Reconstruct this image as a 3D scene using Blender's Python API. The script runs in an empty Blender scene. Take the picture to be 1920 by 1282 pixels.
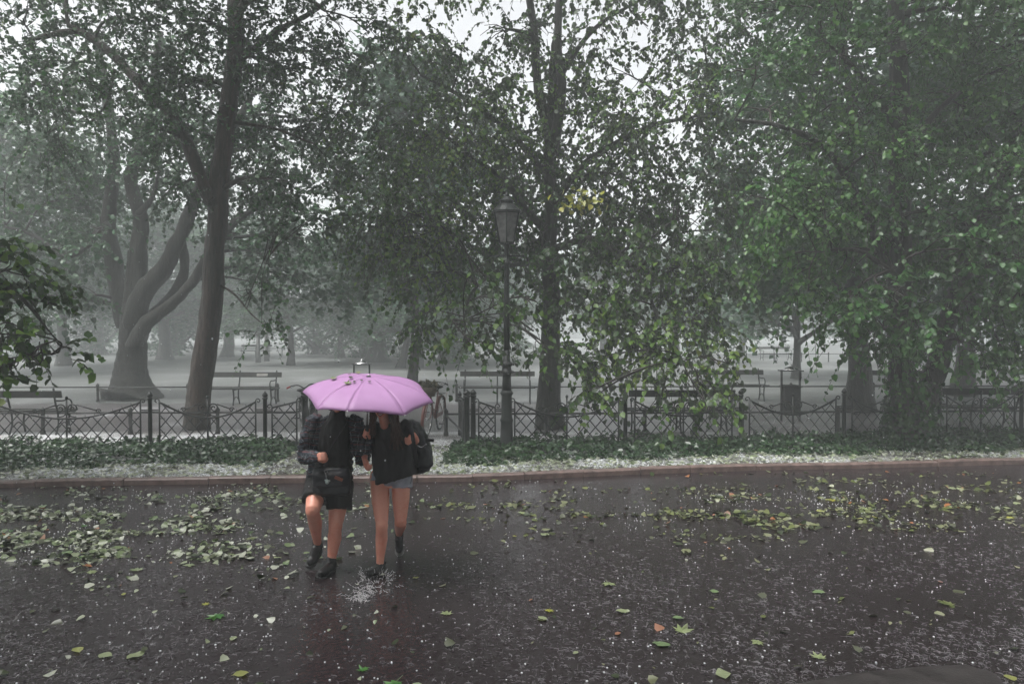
import bpy, bmesh, math, random
import numpy as np
from mathutils import Vector, Matrix, noise as mnoise

R = math.radians
rng = np.random.default_rng(11)
random.seed(5)
SC = bpy.context.scene
COL = SC.collection

# ------------------------------------------------------------------ camera
CAM_H = 2.15
FPX = 1387.0                      # focal length in pixels of the 1920 px wide photograph
PITCH = math.atan(26 / FPX)
cd = bpy.data.cameras.new('camera')
cam = bpy.data.objects.new('camera', cd)
COL.objects.link(cam)
cd.sensor_width = 36.0
cd.lens = 36.0 * FPX / 1920.0
cd.clip_start = 0.05
cd.clip_end = 2000
cam.location = (0, 0, CAM_H)
cam.rotation_euler = (R(90) - PITCH, 0, 0)
SC.camera = cam

# ------------------------------------------------------------------ overcast sky and veiled sun
SUN_EL, SUN_AZ = R(62), R(244)    # high, from the left behind the camera
w = bpy.data.worlds.new('World')
SC.world = w
w.use_nodes = True
wn = w.node_tree
wn.nodes.clear()
sky = wn.nodes.new('ShaderNodeTexSky')
sky.sky_type = 'NISHITA'
sky.sun_disc = False
sky.sun_elevation = SUN_EL
sky.sun_rotation = SUN_AZ
sky.dust_density = 6.0
sky.air_density = 1.0
sky.ozone_density = 1.0
hs = wn.nodes.new('ShaderNodeHueSaturation')
hs.inputs['Saturation'].default_value = 0.12      # the cloud layer takes the blue out
bg = wn.nodes.new('ShaderNodeBackground')
bg.inputs['Strength'].default_value = 0.14
wo = wn.nodes.new('ShaderNodeOutputWorld')
wn.links.new(sky.outputs[0], hs.inputs['Color'])
wn.links.new(hs.outputs[0], bg.inputs['Color'])
wn.links.new(bg.outputs[0], wo.inputs['Surface'])

sl = bpy.data.lights.new('sun', 'SUN')
sl.energy = 1.35
sl.angle = R(42)
sl.color = (1.0, 0.98, 0.95)
sun = bpy.data.objects.new('sun', sl)
COL.objects.link(sun)
sd = Vector((math.sin(SUN_AZ) * math.cos(SUN_EL), math.cos(SUN_AZ) * math.cos(SUN_EL), math.sin(SUN_EL)))
sun.rotation_euler = sd.to_track_quat('Z', 'Y').to_euler()

SC.view_settings.view_transform = 'Standard'
SC.view_settings.look = 'None'
SC.view_settings.gamma = 1.0
SC.view_settings.exposure = 1.22
SC.cycles.use_denoising = True
SC.cycles.use_adaptive_sampling = True
SC.cycles.adaptive_threshold = 0.025
SC.cycles.max_bounces = 5
SC.cycles.diffuse_bounces = 2
SC.cycles.glossy_bounces = 2
SC.cycles.transmission_bounces = 4
SC.cycles.transparent_max_bounces = 6
SC.cycles.volume_bounces = 2
SC.cycles.sample_clamp_indirect = 4.0
SC.cycles.caustics_reflective = False
SC.cycles.caustics_refractive = False
HAZE_DENSITY = 0.0066
GZ = 0.075                        # level of verge, paths and lawn above the road

# ------------------------------------------------------------------ helpers
def ray(px, py):
    a, b = (px - 960) / FPX, -(py - 641) / FPX
    return np.array([a, math.cos(PITCH) + b * math.sin(PITCH), -math.sin(PITCH) + b * math.cos(PITCH)])

def P(px, py, Y):
    """the point of the place that stands Y metres in front of the camera's foot, seen along a sight line"""
    d = ray(px, py)
    t = Y / d[1]
    return np.array([d[0] * t, Y, CAM_H + d[2] * t])

def G(px, py, z=0.0):
    """the point on level ground of height z under a sight line"""
    d = ray(px, py)
    t = (z - CAM_H) / d[2]
    return np.array([d[0] * t, d[1] * t, z])

def nrm(v):
    v = np.asarray(v, float)
    return v / np.maximum(np.linalg.norm(v, axis=-1, keepdims=True), 1e-9)

def fast_mesh(name, verts, faces_list, smooth=False):
    """verts (N,3); faces_list: arrays (M,k) of indices"""
    me = bpy.data.meshes.new(name)
    verts = np.ascontiguousarray(verts, dtype=np.float32)
    me.vertices.add(len(verts))
    me.vertices.foreach_set('co', verts.ravel())
    loops, starts, tot = [], [], 0
    for f in faces_list:
        f = np.asarray(f, dtype=np.int32)
        if not len(f):
            continue
        loops.append(f.ravel())
        starts.append(tot + np.arange(len(f), dtype=np.int32) * f.shape[1])
        tot += f.size
    loops = np.concatenate(loops)
    starts = np.concatenate(starts)
    me.loops.add(len(loops))
    me.loops.foreach_set('vertex_index', loops)
    me.polygons.add(len(starts))
    me.polygons.foreach_set('loop_start', starts.astype(np.int32))
    if smooth:
        me.polygons.foreach_set('use_smooth', np.ones(len(starts), dtype=bool))
    me.update(calc_edges=True)
    me.validate()
    return me

def link(name, data, mat=None, parent=None):
    o = bpy.data.objects.new(name, data)
    COL.objects.link(o)
    if mat is not None and data is not None and len(data.materials) == 0:
        data.materials.append(mat)
    if parent is not None:
        o.parent = parent
    return o

def tag(o, label=None, cat=None, group=None, kind=None):
    if label: o['label'] = label
    if cat: o['category'] = cat
    if group: o['group'] = group
    if kind: o['kind'] = kind
    return o

def empty(name, loc, label=None, cat=None, group=None, rz=0.0):
    o = bpy.data.objects.new(name, None)
    COL.objects.link(o)
    o.location = tuple(loc)
    o.rotation_euler = (0, 0, rz)
    o.empty_display_size = 0.1
    return tag(o, label, cat, group)

def copy_tree(o, parent=None):
    c = o.copy()
    COL.objects.link(c)
    if parent is not None:
        c.parent = parent
    for ch in o.children:
        copy_tree(ch, c)
    return c

class MB:
    """collects shapes for ONE mesh"""
    def __init__(self, off=(0, 0, 0)):
        self.v, self.f, self.off = [], [], np.array(off, float)
    def add(self, vs, fs):
        b = len(self.v)
        self.v.extend([tuple(np.asarray(p, float) - self.off) for p in vs])
        self.f.extend([tuple(i + b for i in f) for f in fs])
        return self
    def box(self, c, s, rot=None):
        c = np.array(c, float); hx, hy, hz = np.array(s, float) / 2
        vs = [np.array((x, y, z)) for x in (-hx, hx) for y in (-hy, hy) for z in (-hz, hz)]
        if rot is not None:
            M = np.array(rot)
            vs = [M @ p for p in vs]
        return self.add([c + p for p in vs], [(0, 1, 3, 2), (4, 6, 7, 5), (0, 4, 5, 1), (2, 3, 7, 6), (0, 2, 6, 4), (1, 5, 7, 3)])
    def tube(self, pts, rad, n=8, caps=True, flat=1.0, round_caps=False):
        pts = [np.array(p, float) for p in pts]
        m = len(pts)
        rad = [rad] * m if np.isscalar(rad) else list(rad)
        if round_caps:
            t0 = nrm(pts[1] - pts[0]); t1 = nrm(pts[-1] - pts[-2])
            pre = [(pts[0] - t0 * rad[0] * a, rad[0] * b) for a, b in ((0.97, 0.22), (0.8, 0.6), (0.45, 0.89))]
            post = [(pts[-1] + t1 * rad[-1] * a, rad[-1] * b) for a, b in ((0.45, 0.89), (0.8, 0.6), (0.97, 0.22))]
            pts = [p for p, _ in pre] + pts + [p for p, _ in post]
            rad = [r for _, r in pre] + rad + [r for _, r in post]
            m = len(pts)
        tang = [nrm(pts[min(i + 1, m - 1)] - pts[max(i - 1, 0)]) for i in range(m)]
        ref = np.array((0, 0, 1.0)) if abs(tang[0][2]) < 0.9 else np.array((1.0, 0, 0))
        u = nrm(np.cross(ref, tang[0]))
        vs = []
        for i in range(m):
            u = nrm(u - tang[i] * np.dot(u, tang[i]))
            w_ = np.cross(tang[i], u)
            for k in range(n):
                a = 2 * math.pi * k / n
                vs.append(pts[i] + rad[i] * (math.cos(a) * u + flat * math.sin(a) * w_))
        fs = [(i * n + k, i * n + (k + 1) % n, (i + 1) * n + (k + 1) % n, (i + 1) * n + k) for i in range(m - 1) for k in range(n)]
        if caps:
            fs.append(tuple(range(n - 1, -1, -1)))
            fs.append(tuple((m - 1) * n + k for k in range(n)))
        return self.add(vs, fs)
    def lathe(self, base, prof, n=16):
        base = np.array(base, float)
        vs = [base + (r * math.cos(2 * math.pi * k / n), r * math.sin(2 * math.pi * k / n), z) for r, z in prof for k in range(n)]
        m = len(prof)
        fs = [(i * n + k, i * n + (k + 1) % n, (i + 1) * n + (k + 1) % n, (i + 1) * n + k) for i in range(m - 1) for k in range(n)]
        fs.append(tuple(range(n - 1, -1, -1)))
        fs.append(tuple((m - 1) * n + k for k in range(n)))
        return self.add(vs, fs)
    def rings(self, rings, n=20):
        """rings: (centre, rx, ry[, power]) horizontal super-ellipses joined to a closed skin"""
        vs = []
        for r in rings:
            c, rx, ry = np.array(r[0], float), r[1], r[2]
            q = r[3] if len(r) > 3 else 1.0
            for k in range(n):
                a = 2 * math.pi * k / n
                ca, sa = math.cos(a), math.sin(a)
                vs.append(c + (rx * math.copysign(abs(ca) ** q, ca), ry * math.copysign(abs(sa) ** q, sa), 0))
        m = len(rings)
        up = rings[-1][0][2] > rings[0][0][2]
        fs = []
        for i in range(m - 1):
            for k in range(n):
                q = (i * n + k, i * n + (k + 1) % n, (i + 1) * n + (k + 1) % n, (i + 1) * n + k)
                fs.append(q if up else q[::-1])
        a, b = tuple(range(n)), tuple((m - 1) * n + k for k in range(n))
        fs.append(a[::-1] if up else a)
        fs.append(b if up else b[::-1])
        return self.add(vs, fs)
    def ball(self, c, r, n=12, sq=(1, 1, 1)):
        c = np.array(c, float)
        m = max(6, n // 2 + 2)
        vs, fs = [], []
        for i in range(1, m):
            th = math.pi * i / m
            for k in range(n):
                a = 2 * math.pi * k / n
                vs.append(c + r * np.array((math.sin(th) * math.cos(a) * sq[0], math.sin(th) * math.sin(a) * sq[1], math.cos(th) * sq[2])))
        vs += [c + (0, 0, r * sq[2]), c - (0, 0, r * sq[2])]
        t, b = len(vs) - 2, len(vs) - 1
        for i in range(m - 2):
            for k in range(n):
                fs.append((i * n + k, (i + 1) * n + k, (i + 1) * n + (k + 1) % n, i * n + (k + 1) % n))
        for k in range(n):
            fs.append((t, k, (k + 1) % n))
            fs.append((b, (m - 2) * n + (k + 1) % n, (m - 2) * n + k))
        return self.add(vs, fs)
    def mesh(self, name, smooth=False):
        me = bpy.data.meshes.new(name)
        me.from_pydata(self.v, [], self.f)
        if smooth:
            me.polygons.foreach_set('use_smooth', np.ones(len(me.polygons), dtype=bool))
        me.update()
        return me
    def build(self, name, mat, parent=None, smooth=False):
        return link(name, self.mesh(name, smooth), mat, parent)

def bezier(p, n=10):
    """smooth curve through the given points (Catmull-Rom)"""
    p = [np.array(q, float) for q in p]
    if len(p) == 2:
        return [p[0] + (p[1] - p[0]) * t for t in np.linspace(0, 1, n)]
    q = [2 * p[0] - p[1]] + p + [2 * p[-1] - p[-2]]
    out = []
    for i in range(1, len(q) - 2):
        for t in np.linspace(0, 1, n, endpoint=False):
            a, b, c, d = q[i - 1], q[i], q[i + 1], q[i + 2]
            out.append(0.5 * ((2 * b) + (c - a) * t + (2 * a - 5 * b + 4 * c - d) * t * t + (3 * b - a - 3 * c + d) * t ** 3))
    out.append(p[-1])
    return out

# ------------------------------------------------------------------ materials
def new_mat(name):
    m = bpy.data.materials.new(name)
    m.use_nodes = True
    nt = m.node_tree
    bs = nt.nodes['Principled BSDF']
    return m, nt, bs

def N(nt, t, **kw):
    n = nt.nodes.new(t)
    for k, v in kw.items():
        if hasattr(n, k):
            setattr(n, k, v)
        else:
            n.inputs[k].default_value = v
    return n

def ramp(nt, fac, stops):
    r = nt.nodes.new('ShaderNodeValToRGB')
    while len(r.color_ramp.elements) < len(stops):
        r.color_ramp.elements.new(0.5)
    for e, (p, c) in zip(r.color_ramp.elements, stops):
        e.position = p
        e.color = (*c, 1) if len(c) == 3 else c
    nt.links.new(fac, r.inputs[0])
    return r.outputs[0]

def tex_noise(nt, scale, detail=4, rough=0.6, coord='Object', vec=None):
    n = N(nt, 'ShaderNodeTexNoise')
    n.inputs['Scale'].default_value = scale
    n.inputs['Detail'].default_value = detail
    n.inputs['Roughness'].default_value = rough
    if vec is None:
        tc = N(nt, 'ShaderNodeTexCoord')
        vec = tc.outputs[coord]
    nt.links.new(vec, n.inputs['Vector'])
    return n.outputs['Fac']

def bump(nt, bs, height, strength=0.3, dist=0.02):
    b = N(nt, 'ShaderNodeBump')
    b.inputs['Strength'].default_value = strength
    b.inputs['Distance'].default_value = dist
    nt.links.new(height, b.inputs['Height'])
    nt.links.new(b.outputs[0], bs.inputs['Normal'])

def mix(nt, fac, a, b, mode='MIX'):
    m = nt.nodes.new('ShaderNodeMix')
    m.data_type = 'RGBA'
    m.blend_type = mode
    for i, s in ((0, fac), (6, a), (7, b)):
        if hasattr(s, 'links'):
            nt.links.new(s, m.inputs[i])
        elif i == 0:
            m.inputs[0].default_value = s
        else:
            m.inputs[i].default_value = (*s, 1)
    return m.outputs[2]

def simple_mat(name, c1, c2, scale=6, rough=0.5, rough_var=0.15, bmp=0.2, bdist=0.01, metallic=0.0, spec=0.5):
    m, nt, bs = new_mat(name)
    f = tex_noise(nt, scale, 5)
    nt.links.new(ramp(nt, f, [(0.3, c1), (0.7, c2)]), bs.inputs['Base Color'])
    rr = ramp(nt, f, [(0.2, (rough - rough_var,) * 3), (0.8, (rough + rough_var,) * 3)])
    nt.links.new(rr, bs.inputs['Roughness'])
    bs.inputs['Metallic'].default_value = metallic
    bs.inputs['Specular IOR Level'].default_value = spec
    if bmp:
        bump(nt, bs, tex_noise(nt, scale * 6, 4), bmp, bdist)
    return m

def leaf_mat(name, dark, mid, light, under, rough=0.42, trans=0.35, patch=0.35, yellow=None):
    """wet leaf: colour differs from leaf to leaf and from patch to patch, some light passes through"""
    m, nt, bs = new_mat(name)
    geo = N(nt, 'ShaderNodeNewGeometry')
    tc = N(nt, 'ShaderNodeTexCoord')
    pn = tex_noise(nt, patch, 2, 0.5, vec=tc.outputs['Object'])
    add = N(nt, 'ShaderNodeMath', operation='ADD')
    ms = N(nt, 'ShaderNodeMath', operation='MULTIPLY_ADD')
    ms.inputs[1].default_value = 1.4
    ms.inputs[2].default_value = -0.45
    nt.links.new(pn, ms.inputs[0])
    mr = N(nt, 'ShaderNodeMath', operation='MULTIPLY')
    mr.inputs[1].default_value = 0.5
    nt.links.new(geo.outputs['Random Per Island'], mr.inputs[0])
    nt.links.new(ms.outputs[0], add.inputs[0])
    nt.links.new(mr.outputs[0], add.inputs[1])
    st = [(0.1, dark), (0.45, mid), (0.82, light)]
    if yellow: st.append((0.97, yellow))
    col = ramp(nt, add.outputs[0], st)
    col = mix(nt, geo.outputs['Backfacing'], col, under)
    nt.links.new(col, bs.inputs['Base Color'])
    bs.inputs['Roughness'].default_value = rough
    bs.inputs['Specular IOR Level'].default_value = 0.5
    tr = N(nt, 'ShaderNodeBsdfTranslucent')
    nt.links.new(col, tr.inputs['Color'])
    mx = N(nt, 'ShaderNodeMixShader')
    mx.inputs[0].default_value = trans
    nt.links.new(bs.outputs[0], mx.inputs[1])
    nt.links.new(tr.outputs[0], mx.inputs[2])
    nt.links.new(mx.outputs[0], nt.nodes['Material Output'].inputs['Surface'])
    return m

M = {}
M['iron'] = simple_mat('wet_black_iron', (0.006, 0.008, 0.007), (0.018, 0.022, 0.02), 9, 0.38, 0.12, 0.15)
M['lamp_iron'] = simple_mat('painted_lamp_iron', (0.010, 0.013, 0.012), (0.022, 0.027, 0.024), 7, 0.4, 0.12, 0.15)
M['rail'] = simple_mat('grey_painted_rail', (0.02, 0.023, 0.022), (0.045, 0.045, 0.042), 8, 0.5, 0.15, 0.2)
M['bench_wood'] = simple_mat('wet_bench_wood', (0.018, 0.02, 0.018), (0.04, 0.042, 0.036), 5, 0.45, 0.15, 0.3)
M['plaque'] = simple_mat('brass_plaque', (0.32, 0.32, 0.3), (0.45, 0.44, 0.41), 9, 0.35, 0.1, 0.05)
M['bin'] = simple_mat('bin_steel', (0.03, 0.032, 0.032), (0.06, 0.06, 0.06), 6, 0.4, 0.12, 0.1)
M['chrome'] = simple_mat('worn_chrome', (0.45, 0.45, 0.45), (0.65, 0.65, 0.65), 12, 0.25, 0.1, 0.05, metallic=1.0)
M['rubber'] = simple_mat('black_rubber', (0.008, 0.008, 0.008), (0.02, 0.02, 0.02), 14, 0.5, 0.1, 0.2)
M['bike_red'] = simple_mat('faded_red_bicycle_paint', (0.10, 0.03, 0.025), (0.16, 0.05, 0.04), 8, 0.4, 0.15, 0.1)
M['bike_black'] = simple_mat('black_bicycle_paint', (0.012, 0.012, 0.013), (0.03, 0.03, 0.03), 8, 0.35, 0.1, 0.1)
M['red_grip'] = simple_mat('red_grip', (0.30, 0.03, 0.03), (0.4, 0.05, 0.04), 9, 0.5, 0.1, 0.1)
M['wicker'] = simple_mat('wet_wicker', (0.06, 0.045, 0.03), (0.14, 0.11, 0.07), 30, 0.6, 0.1, 0.6)
M['dry_flower'] = simple_mat('basket_greens', (0.05, 0.06, 0.03), (0.16, 0.14, 0.09), 25, 0.6, 0.1, 0.2)
M['fabric_black'] = simple_mat('black_cotton', (0.004, 0.004, 0.0045), (0.009, 0.008, 0.009), 12, 0.75, 0.1, 0.35, 0.006)
M['fabric_black2'] = simple_mat('wet_black_jersey', (0.004, 0.0038, 0.004), (0.010, 0.009, 0.0095), 9, 0.55, 0.12, 0.35, 0.006)
M['nylon'] = simple_mat('black_nylon', (0.008, 0.009, 0.012), (0.02, 0.021, 0.026), 10, 0.38, 0.1, 0.35, 0.006)
M['shoe'] = simple_mat('black_shoe', (0.007, 0.007, 0.007), (0.016, 0.016, 0.017), 16, 0.42, 0.12, 0.25)
M['sole'] = simple_mat('rubber_sole', (0.012, 0.012, 0.012), (0.03, 0.03, 0.03), 16, 0.6, 0.1, 0.2)
M['sole_pale'] = simple_mat('grey_rubber_sole', (0.10, 0.10, 0.10), (0.2, 0.2, 0.19), 16, 0.6, 0.1, 0.2)
M['denim'] = simple_mat('pale_denim', (0.30, 0.32, 0.38), (0.48, 0.49, 0.55), 20, 0.85, 0.08, 0.5, 0.004)
M['hair'] = simple_mat('brown_hair', (0.035, 0.012, 0.007), (0.10, 0.036, 0.018), 40, 0.4, 0.1, 0.4)
M['hair_dark'] = simple_mat('dark_hair', (0.008, 0.006, 0.005), (0.022, 0.014, 0.01), 40, 0.4, 0.1, 0.4)
M['lip'] = simple_mat('lips', (0.40, 0.10, 0.09), (0.48, 0.14, 0.12), 20, 0.35, 0.05, 0.05)
M['teeth'] = simple_mat('teeth', (0.70, 0.68, 0.62), (0.78, 0.76, 0.7), 20, 0.25, 0.05, 0)
M['eye'] = simple_mat('eye', (0.65, 0.63, 0.6), (0.7, 0.68, 0.66), 4, 0.2, 0.05, 0)
M['iris'] = simple_mat('iris', (0.03, 0.02, 0.012), (0.05, 0.03, 0.02), 40, 0.2, 0.05, 0)
M['orange_tag'] = simple_mat('orange_leather_tag', (0.22, 0.08, 0.05), (0.3, 0.11, 0.07), 20, 0.5, 0.1, 0.1)
M['trinket'] = simple_mat('pale_trinket', (0.4, 0.5, 0.48), (0.6, 0.66, 0.62), 20, 0.35, 0.1, 0.1)

def skin_mat():
    m, nt, bs = new_mat('wet_flushed_skin')
    f = tex_noise(nt, 7, 6, 0.7)
    c = ramp(nt, f, [(0.32, (0.80, 0.28, 0.19)), (0.52, (0.86, 0.40, 0.29)), (0.72, (0.83, 0.30, 0.205))])
    nt.links.new(c, bs.inputs['Base Color'])
    bs.inputs['Roughness'].default_value = 0.38
    bs.inputs['Subsurface Weight'].default_value = 0.12
    bs.inputs['Subsurface Radius'].default_value = (0.02, 0.008, 0.005)
    bs.inputs['Subsurface Scale'].default_value = 0.5
    bump(nt, bs, tex_noise(nt, 160, 2), 0.08, 0.002)
    return m
M['skin'] = skin_mat()

def plaid_mat():
    m, nt, bs = new_mat('dark_plaid_flannel')
    tc = N(nt, 'ShaderNodeTexCoord')
    wob = N(nt, 'ShaderNodeTexNoise'); wob.inputs['Scale'].default_value = 7
    nt.links.new(tc.outputs['Object'], wob.inputs['Vector'])
    off = N(nt, 'ShaderNodeVectorMath', operation='MULTIPLY_ADD')
    off.inputs[1].default_value = (0.10, 0.10, 0.10)
    nt.links.new(wob.outputs['Color'], off.inputs[0]); nt.links.new(tc.outputs['Object'], off.inputs[2])
    sp = N(nt, 'ShaderNodeSeparateXYZ'); nt.links.new(off.outputs[0], sp.inputs[0])
    def band(sock, freq, lo, ph=0.0):
        a = N(nt, 'ShaderNodeMath', operation='MULTIPLY_ADD'); a.inputs[1].default_value = freq; a.inputs[2].default_value = ph
        nt.links.new(sock, a.inputs[0])
        f = N(nt, 'ShaderNodeMath', operation='FRACT'); nt.links.new(a.outputs[0], f.inputs[0])
        g = N(nt, 'ShaderNodeMath', operation='LESS_THAN'); g.inputs[1].default_value = lo
        nt.links.new(f.outputs[0], g.inputs[0])
        return g.outputs[0]
    xy = N(nt, 'ShaderNodeMath', operation='ADD'); nt.links.new(sp.outputs[0], xy.inputs[0]); nt.links.new(sp.outputs[1], xy.inputs[1])
    z = sp.outputs[2]
    c = mix(nt, band(xy.outputs[0], 19, 0.42), (0.008, 0.009, 0.012), (0.018, 0.026, 0.038))
    c = mix(nt, band(z, 19, 0.42), c, mix(nt, 0.5, c, (0.028, 0.038, 0.055)))
    brk = ramp(nt, tex_noise(nt, 14, 3), [(0.42, (0.1,) * 3), (0.6, (1,) * 3)])
    def faded(b_):
        k_ = N(nt, 'ShaderNodeMath', operation='MULTIPLY'); nt.links.new(b_, k_.inputs[0]); nt.links.new(brk, k_.inputs[1]); return k_.outputs[0]
    c = mix(nt, faded(band(xy.outputs[0], 19, 0.13, 0.3)), c, (0.20, 0.23, 0.26))
    c = mix(nt, faded(band(z, 19, 0.11, 0.3)), c, (0.16, 0.19, 0.22))
    c = mix(nt, band(z, 19, 0.06, 0.62), c, (0.22, 0.04, 0.04))
    nt.links.new(c, bs.inputs['Base Color'])
    bs.inputs['Roughness'].default_value = 0.7
    bump(nt, bs, tex_noise(nt, 70, 3), 0.3, 0.004)
    return m
M['plaid'] = plaid_mat()

def umbrella_mat():
    m, nt, bs = new_mat('wet_lilac_nylon')
    f = tex_noise(nt, 5, 4)
    c = ramp(nt, f, [(0.3, (0.57, 0.305, 0.59)), (0.7, (0.63, 0.355, 0.65))])
    nt.links.new(c, bs.inputs['Base Color'])
    bs.inputs['Roughness'].default_value = 0.48
    bump(nt, bs, tex_noise(nt, 60, 3), 0.12, 0.004)
    tr = N(nt, 'ShaderNodeBsdfTranslucent'); nt.links.new(c, tr.inputs['Color'])
    mx = N(nt, 'ShaderNodeMixShader'); mx.inputs[0].default_value = 0.18
    nt.links.new(bs.outputs[0], mx.inputs[1]); nt.links.new(tr.outputs[0], mx.inputs[2])
    nt.links.new(mx.outputs[0], nt.nodes['Material Output'].inputs['Surface'])
    return m
M['umbrella'] = umbrella_mat()

def bark_mat(name, c1, c2, c3, scale=5.0):
    m, nt, bs = new_mat(name)
    tc = N(nt, 'ShaderNodeTexCoord')
    mp = N(nt, 'ShaderNodeMapping'); mp.inputs['Scale'].default_value = (3.5, 3.5, 0.55)
    nt.links.new(tc.outputs['Object'], mp.inputs[0])
    f = tex_noise(nt, scale, 6, 0.7, vec=mp.outputs[0])
    g = tex_noise(nt, 0.8, 3)
    c = ramp(nt, f, [(0.32, c1), (0.5, c2), (0.72, c3)])
    mp2 = N(nt, 'ShaderNodeMapping'); mp2.inputs['Scale'].default_value = (1.6, 1.6, 0.18)
    nt.links.new(tc.outputs['Object'], mp2.inputs[0])
    stx = tex_noise(nt, 3.0, 4, 0.65, vec=mp2.outputs[0])
    c = mix(nt, 0.85, c, ramp(nt, stx, [(0.35, (0.35,) * 3), (0.65, (1.6,) * 3)]), 'MULTIPLY')
    c = mix(nt, g, c, (0.018, 0.022, 0.012))
    nt.links.new(c, bs.inputs['Base Color'])
    bs.inputs['Roughness'].default_value = 0.5
    bump(nt, bs, f, 1.0, 0.10)
    return m
M['bark'] = bark_mat('wet_brown_bark', (0.016, 0.008, 0.006), (0.055, 0.028, 0.021), (0.11, 0.06, 0.046))
M['bark2'] = bark_mat('wet_dark_bark', (0.012, 0.011, 0.010), (0.03, 0.027, 0.025), (0.06, 0.055, 0.05))
M['twig'] = simple_mat('twig_bark', (0.012, 0.010, 0.008), (0.035, 0.028, 0.022), 8, 0.6, 0.1, 0)

M['leaf_linden'] = leaf_mat('linden_leaf', (0.014, 0.05, 0.010), (0.055, 0.135, 0.022), (0.15, 0.26, 0.038), (0.075, 0.11, 0.06), yellow=(0.18, 0.20, 0.04))
M['leaf_elm'] = leaf_mat('elm_leaf', (0.014, 0.052, 0.018), (0.036, 0.11, 0.033), (0.085, 0.19, 0.05), (0.07, 0.105, 0.065), yellow=(0.13, 0.17, 0.05))
M['leaf_maple'] = leaf_mat('maple_leaf', (0.014, 0.052, 0.020), (0.028, 0.095, 0.032), (0.06, 0.16, 0.045), (0.065, 0.11, 0.065))
M['leaf_bright'] = leaf_mat('bright_linden_leaf', (0.016, 0.058, 0.016), (0.05, 0.142, 0.034), (0.12, 0.245, 0.055), (0.085, 0.17, 0.065), rough=0.36, trans=0.42)
M['leaf_far'] = leaf_mat('far_leaf', (0.018, 0.06, 0.03), (0.032, 0.10, 0.046), (0.07, 0.16, 0.06), (0.06, 0.11, 0.06), rough=0.4)
M['ivy'] = leaf_mat('ivy_leaf', (0.014, 0.034, 0.014), (0.028, 0.065, 0.026), (0.055, 0.105, 0.04), (0.09, 0.13, 0.08), rough=0.25, trans=0.15, patch=0.9)
M['litter_pale'] = leaf_mat('pale_fallen_leaf', (0.06, 0.10, 0.035), (0.18, 0.23, 0.11), (0.34, 0.37, 0.26), (0.40, 0.42, 0.34), rough=0.3, trans=0.1, patch=0.6)
M['litter_yellow'] = leaf_mat('yellow_green_fallen_leaf', (0.045, 0.07, 0.02), (0.10, 0.125, 0.035), (0.17, 0.19, 0.07), (0.19, 0.205, 0.11), rough=0.3, trans=0.1, patch=0.6)
M['leaf_green'] = leaf_mat('fresh_green_fallen_leaf', (0.03, 0.11, 0.02), (0.045, 0.16, 0.03), (0.08, 0.20, 0.04), (0.15, 0.22, 0.1), rough=0.28, trans=0.1, patch=3)
M['leaf_yellow'] = leaf_mat('yellow_leaf', (0.22, 0.24, 0.03), (0.30, 0.32, 0.04), (0.40, 0.38, 0.06), (0.3, 0.32, 0.1), rough=0.3, trans=0.2, patch=3)
M['leaf_pale'] = leaf_mat('pale_underside_leaf', (0.16, 0.21, 0.08), (0.21, 0.26, 0.11), (0.27, 0.31, 0.16), (0.25, 0.29, 0.16), rough=0.35, trans=0.1, patch=3)
M['leaf_brown'] = leaf_mat('orange_brown_leaf', (0.18, 0.07, 0.02), (0.28, 0.11, 0.04), (0.36, 0.16, 0.06), (0.3, 0.14, 0.08), rough=0.35, trans=0.1, patch=3)
M['leaf_dark'] = leaf_mat('dark_leaf', (0.02, 0.03, 0.012), (0.035, 0.05, 0.02), (0.06, 0.07, 0.03), (0.08, 0.09, 0.05), rough=0.3, trans=0.1, patch=3)

def hail_mat():
    m, nt, bs = new_mat('hail_ice')
    bs.inputs['Base Color'].default_value = (0.80, 0.82, 0.84, 1)
    bs.inputs['Roughness'].default_value = 0.25
    bs.inputs['Subsurface Weight'].default_value = 0.0
    bump(nt, bs, tex_noise(nt, 60, 2), 0.2, 0.003)
    return m
M['hail'] = hail_mat()

def splash_mat():
    m, nt, bs = new_mat('splashing_water')
    f = tex_noise(nt, 4, 2)
    nt.links.new(ramp(nt, f, [(0.3, (0.22, 0.205, 0.22)), (0.7, (0.38, 0.365, 0.38))]), bs.inputs['Base Color'])
    bs.inputs['Roughness'].default_value = 0.08
    bs.inputs['IOR'].default_value = 1.33
    bs.inputs['Transmission Weight'].default_value = 0.45
    return m
M['splash'] = splash_mat()

M['foam'] = simple_mat('white_water', (0.55, 0.54, 0.55), (0.75, 0.74, 0.75), 30, 0.25, 0.1, 0)

def glass_mat():
    m, nt, bs = new_mat('rainy_lantern_glass')
    f = tex_noise(nt, 14, 4)
    nt.links.new(ramp(nt, f, [(0.3, (0.20, 0.205, 0.20)), (0.7, (0.38, 0.385, 0.38))]), bs.inputs['Base Color'])
    bs.inputs['Roughness'].default_value = 0.25
    bs.inputs['Transmission Weight'].default_value = 0.5
    bump(nt, bs, f, 0.2, 0.01)
    return m
M['glass'] = glass_mat()

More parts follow.
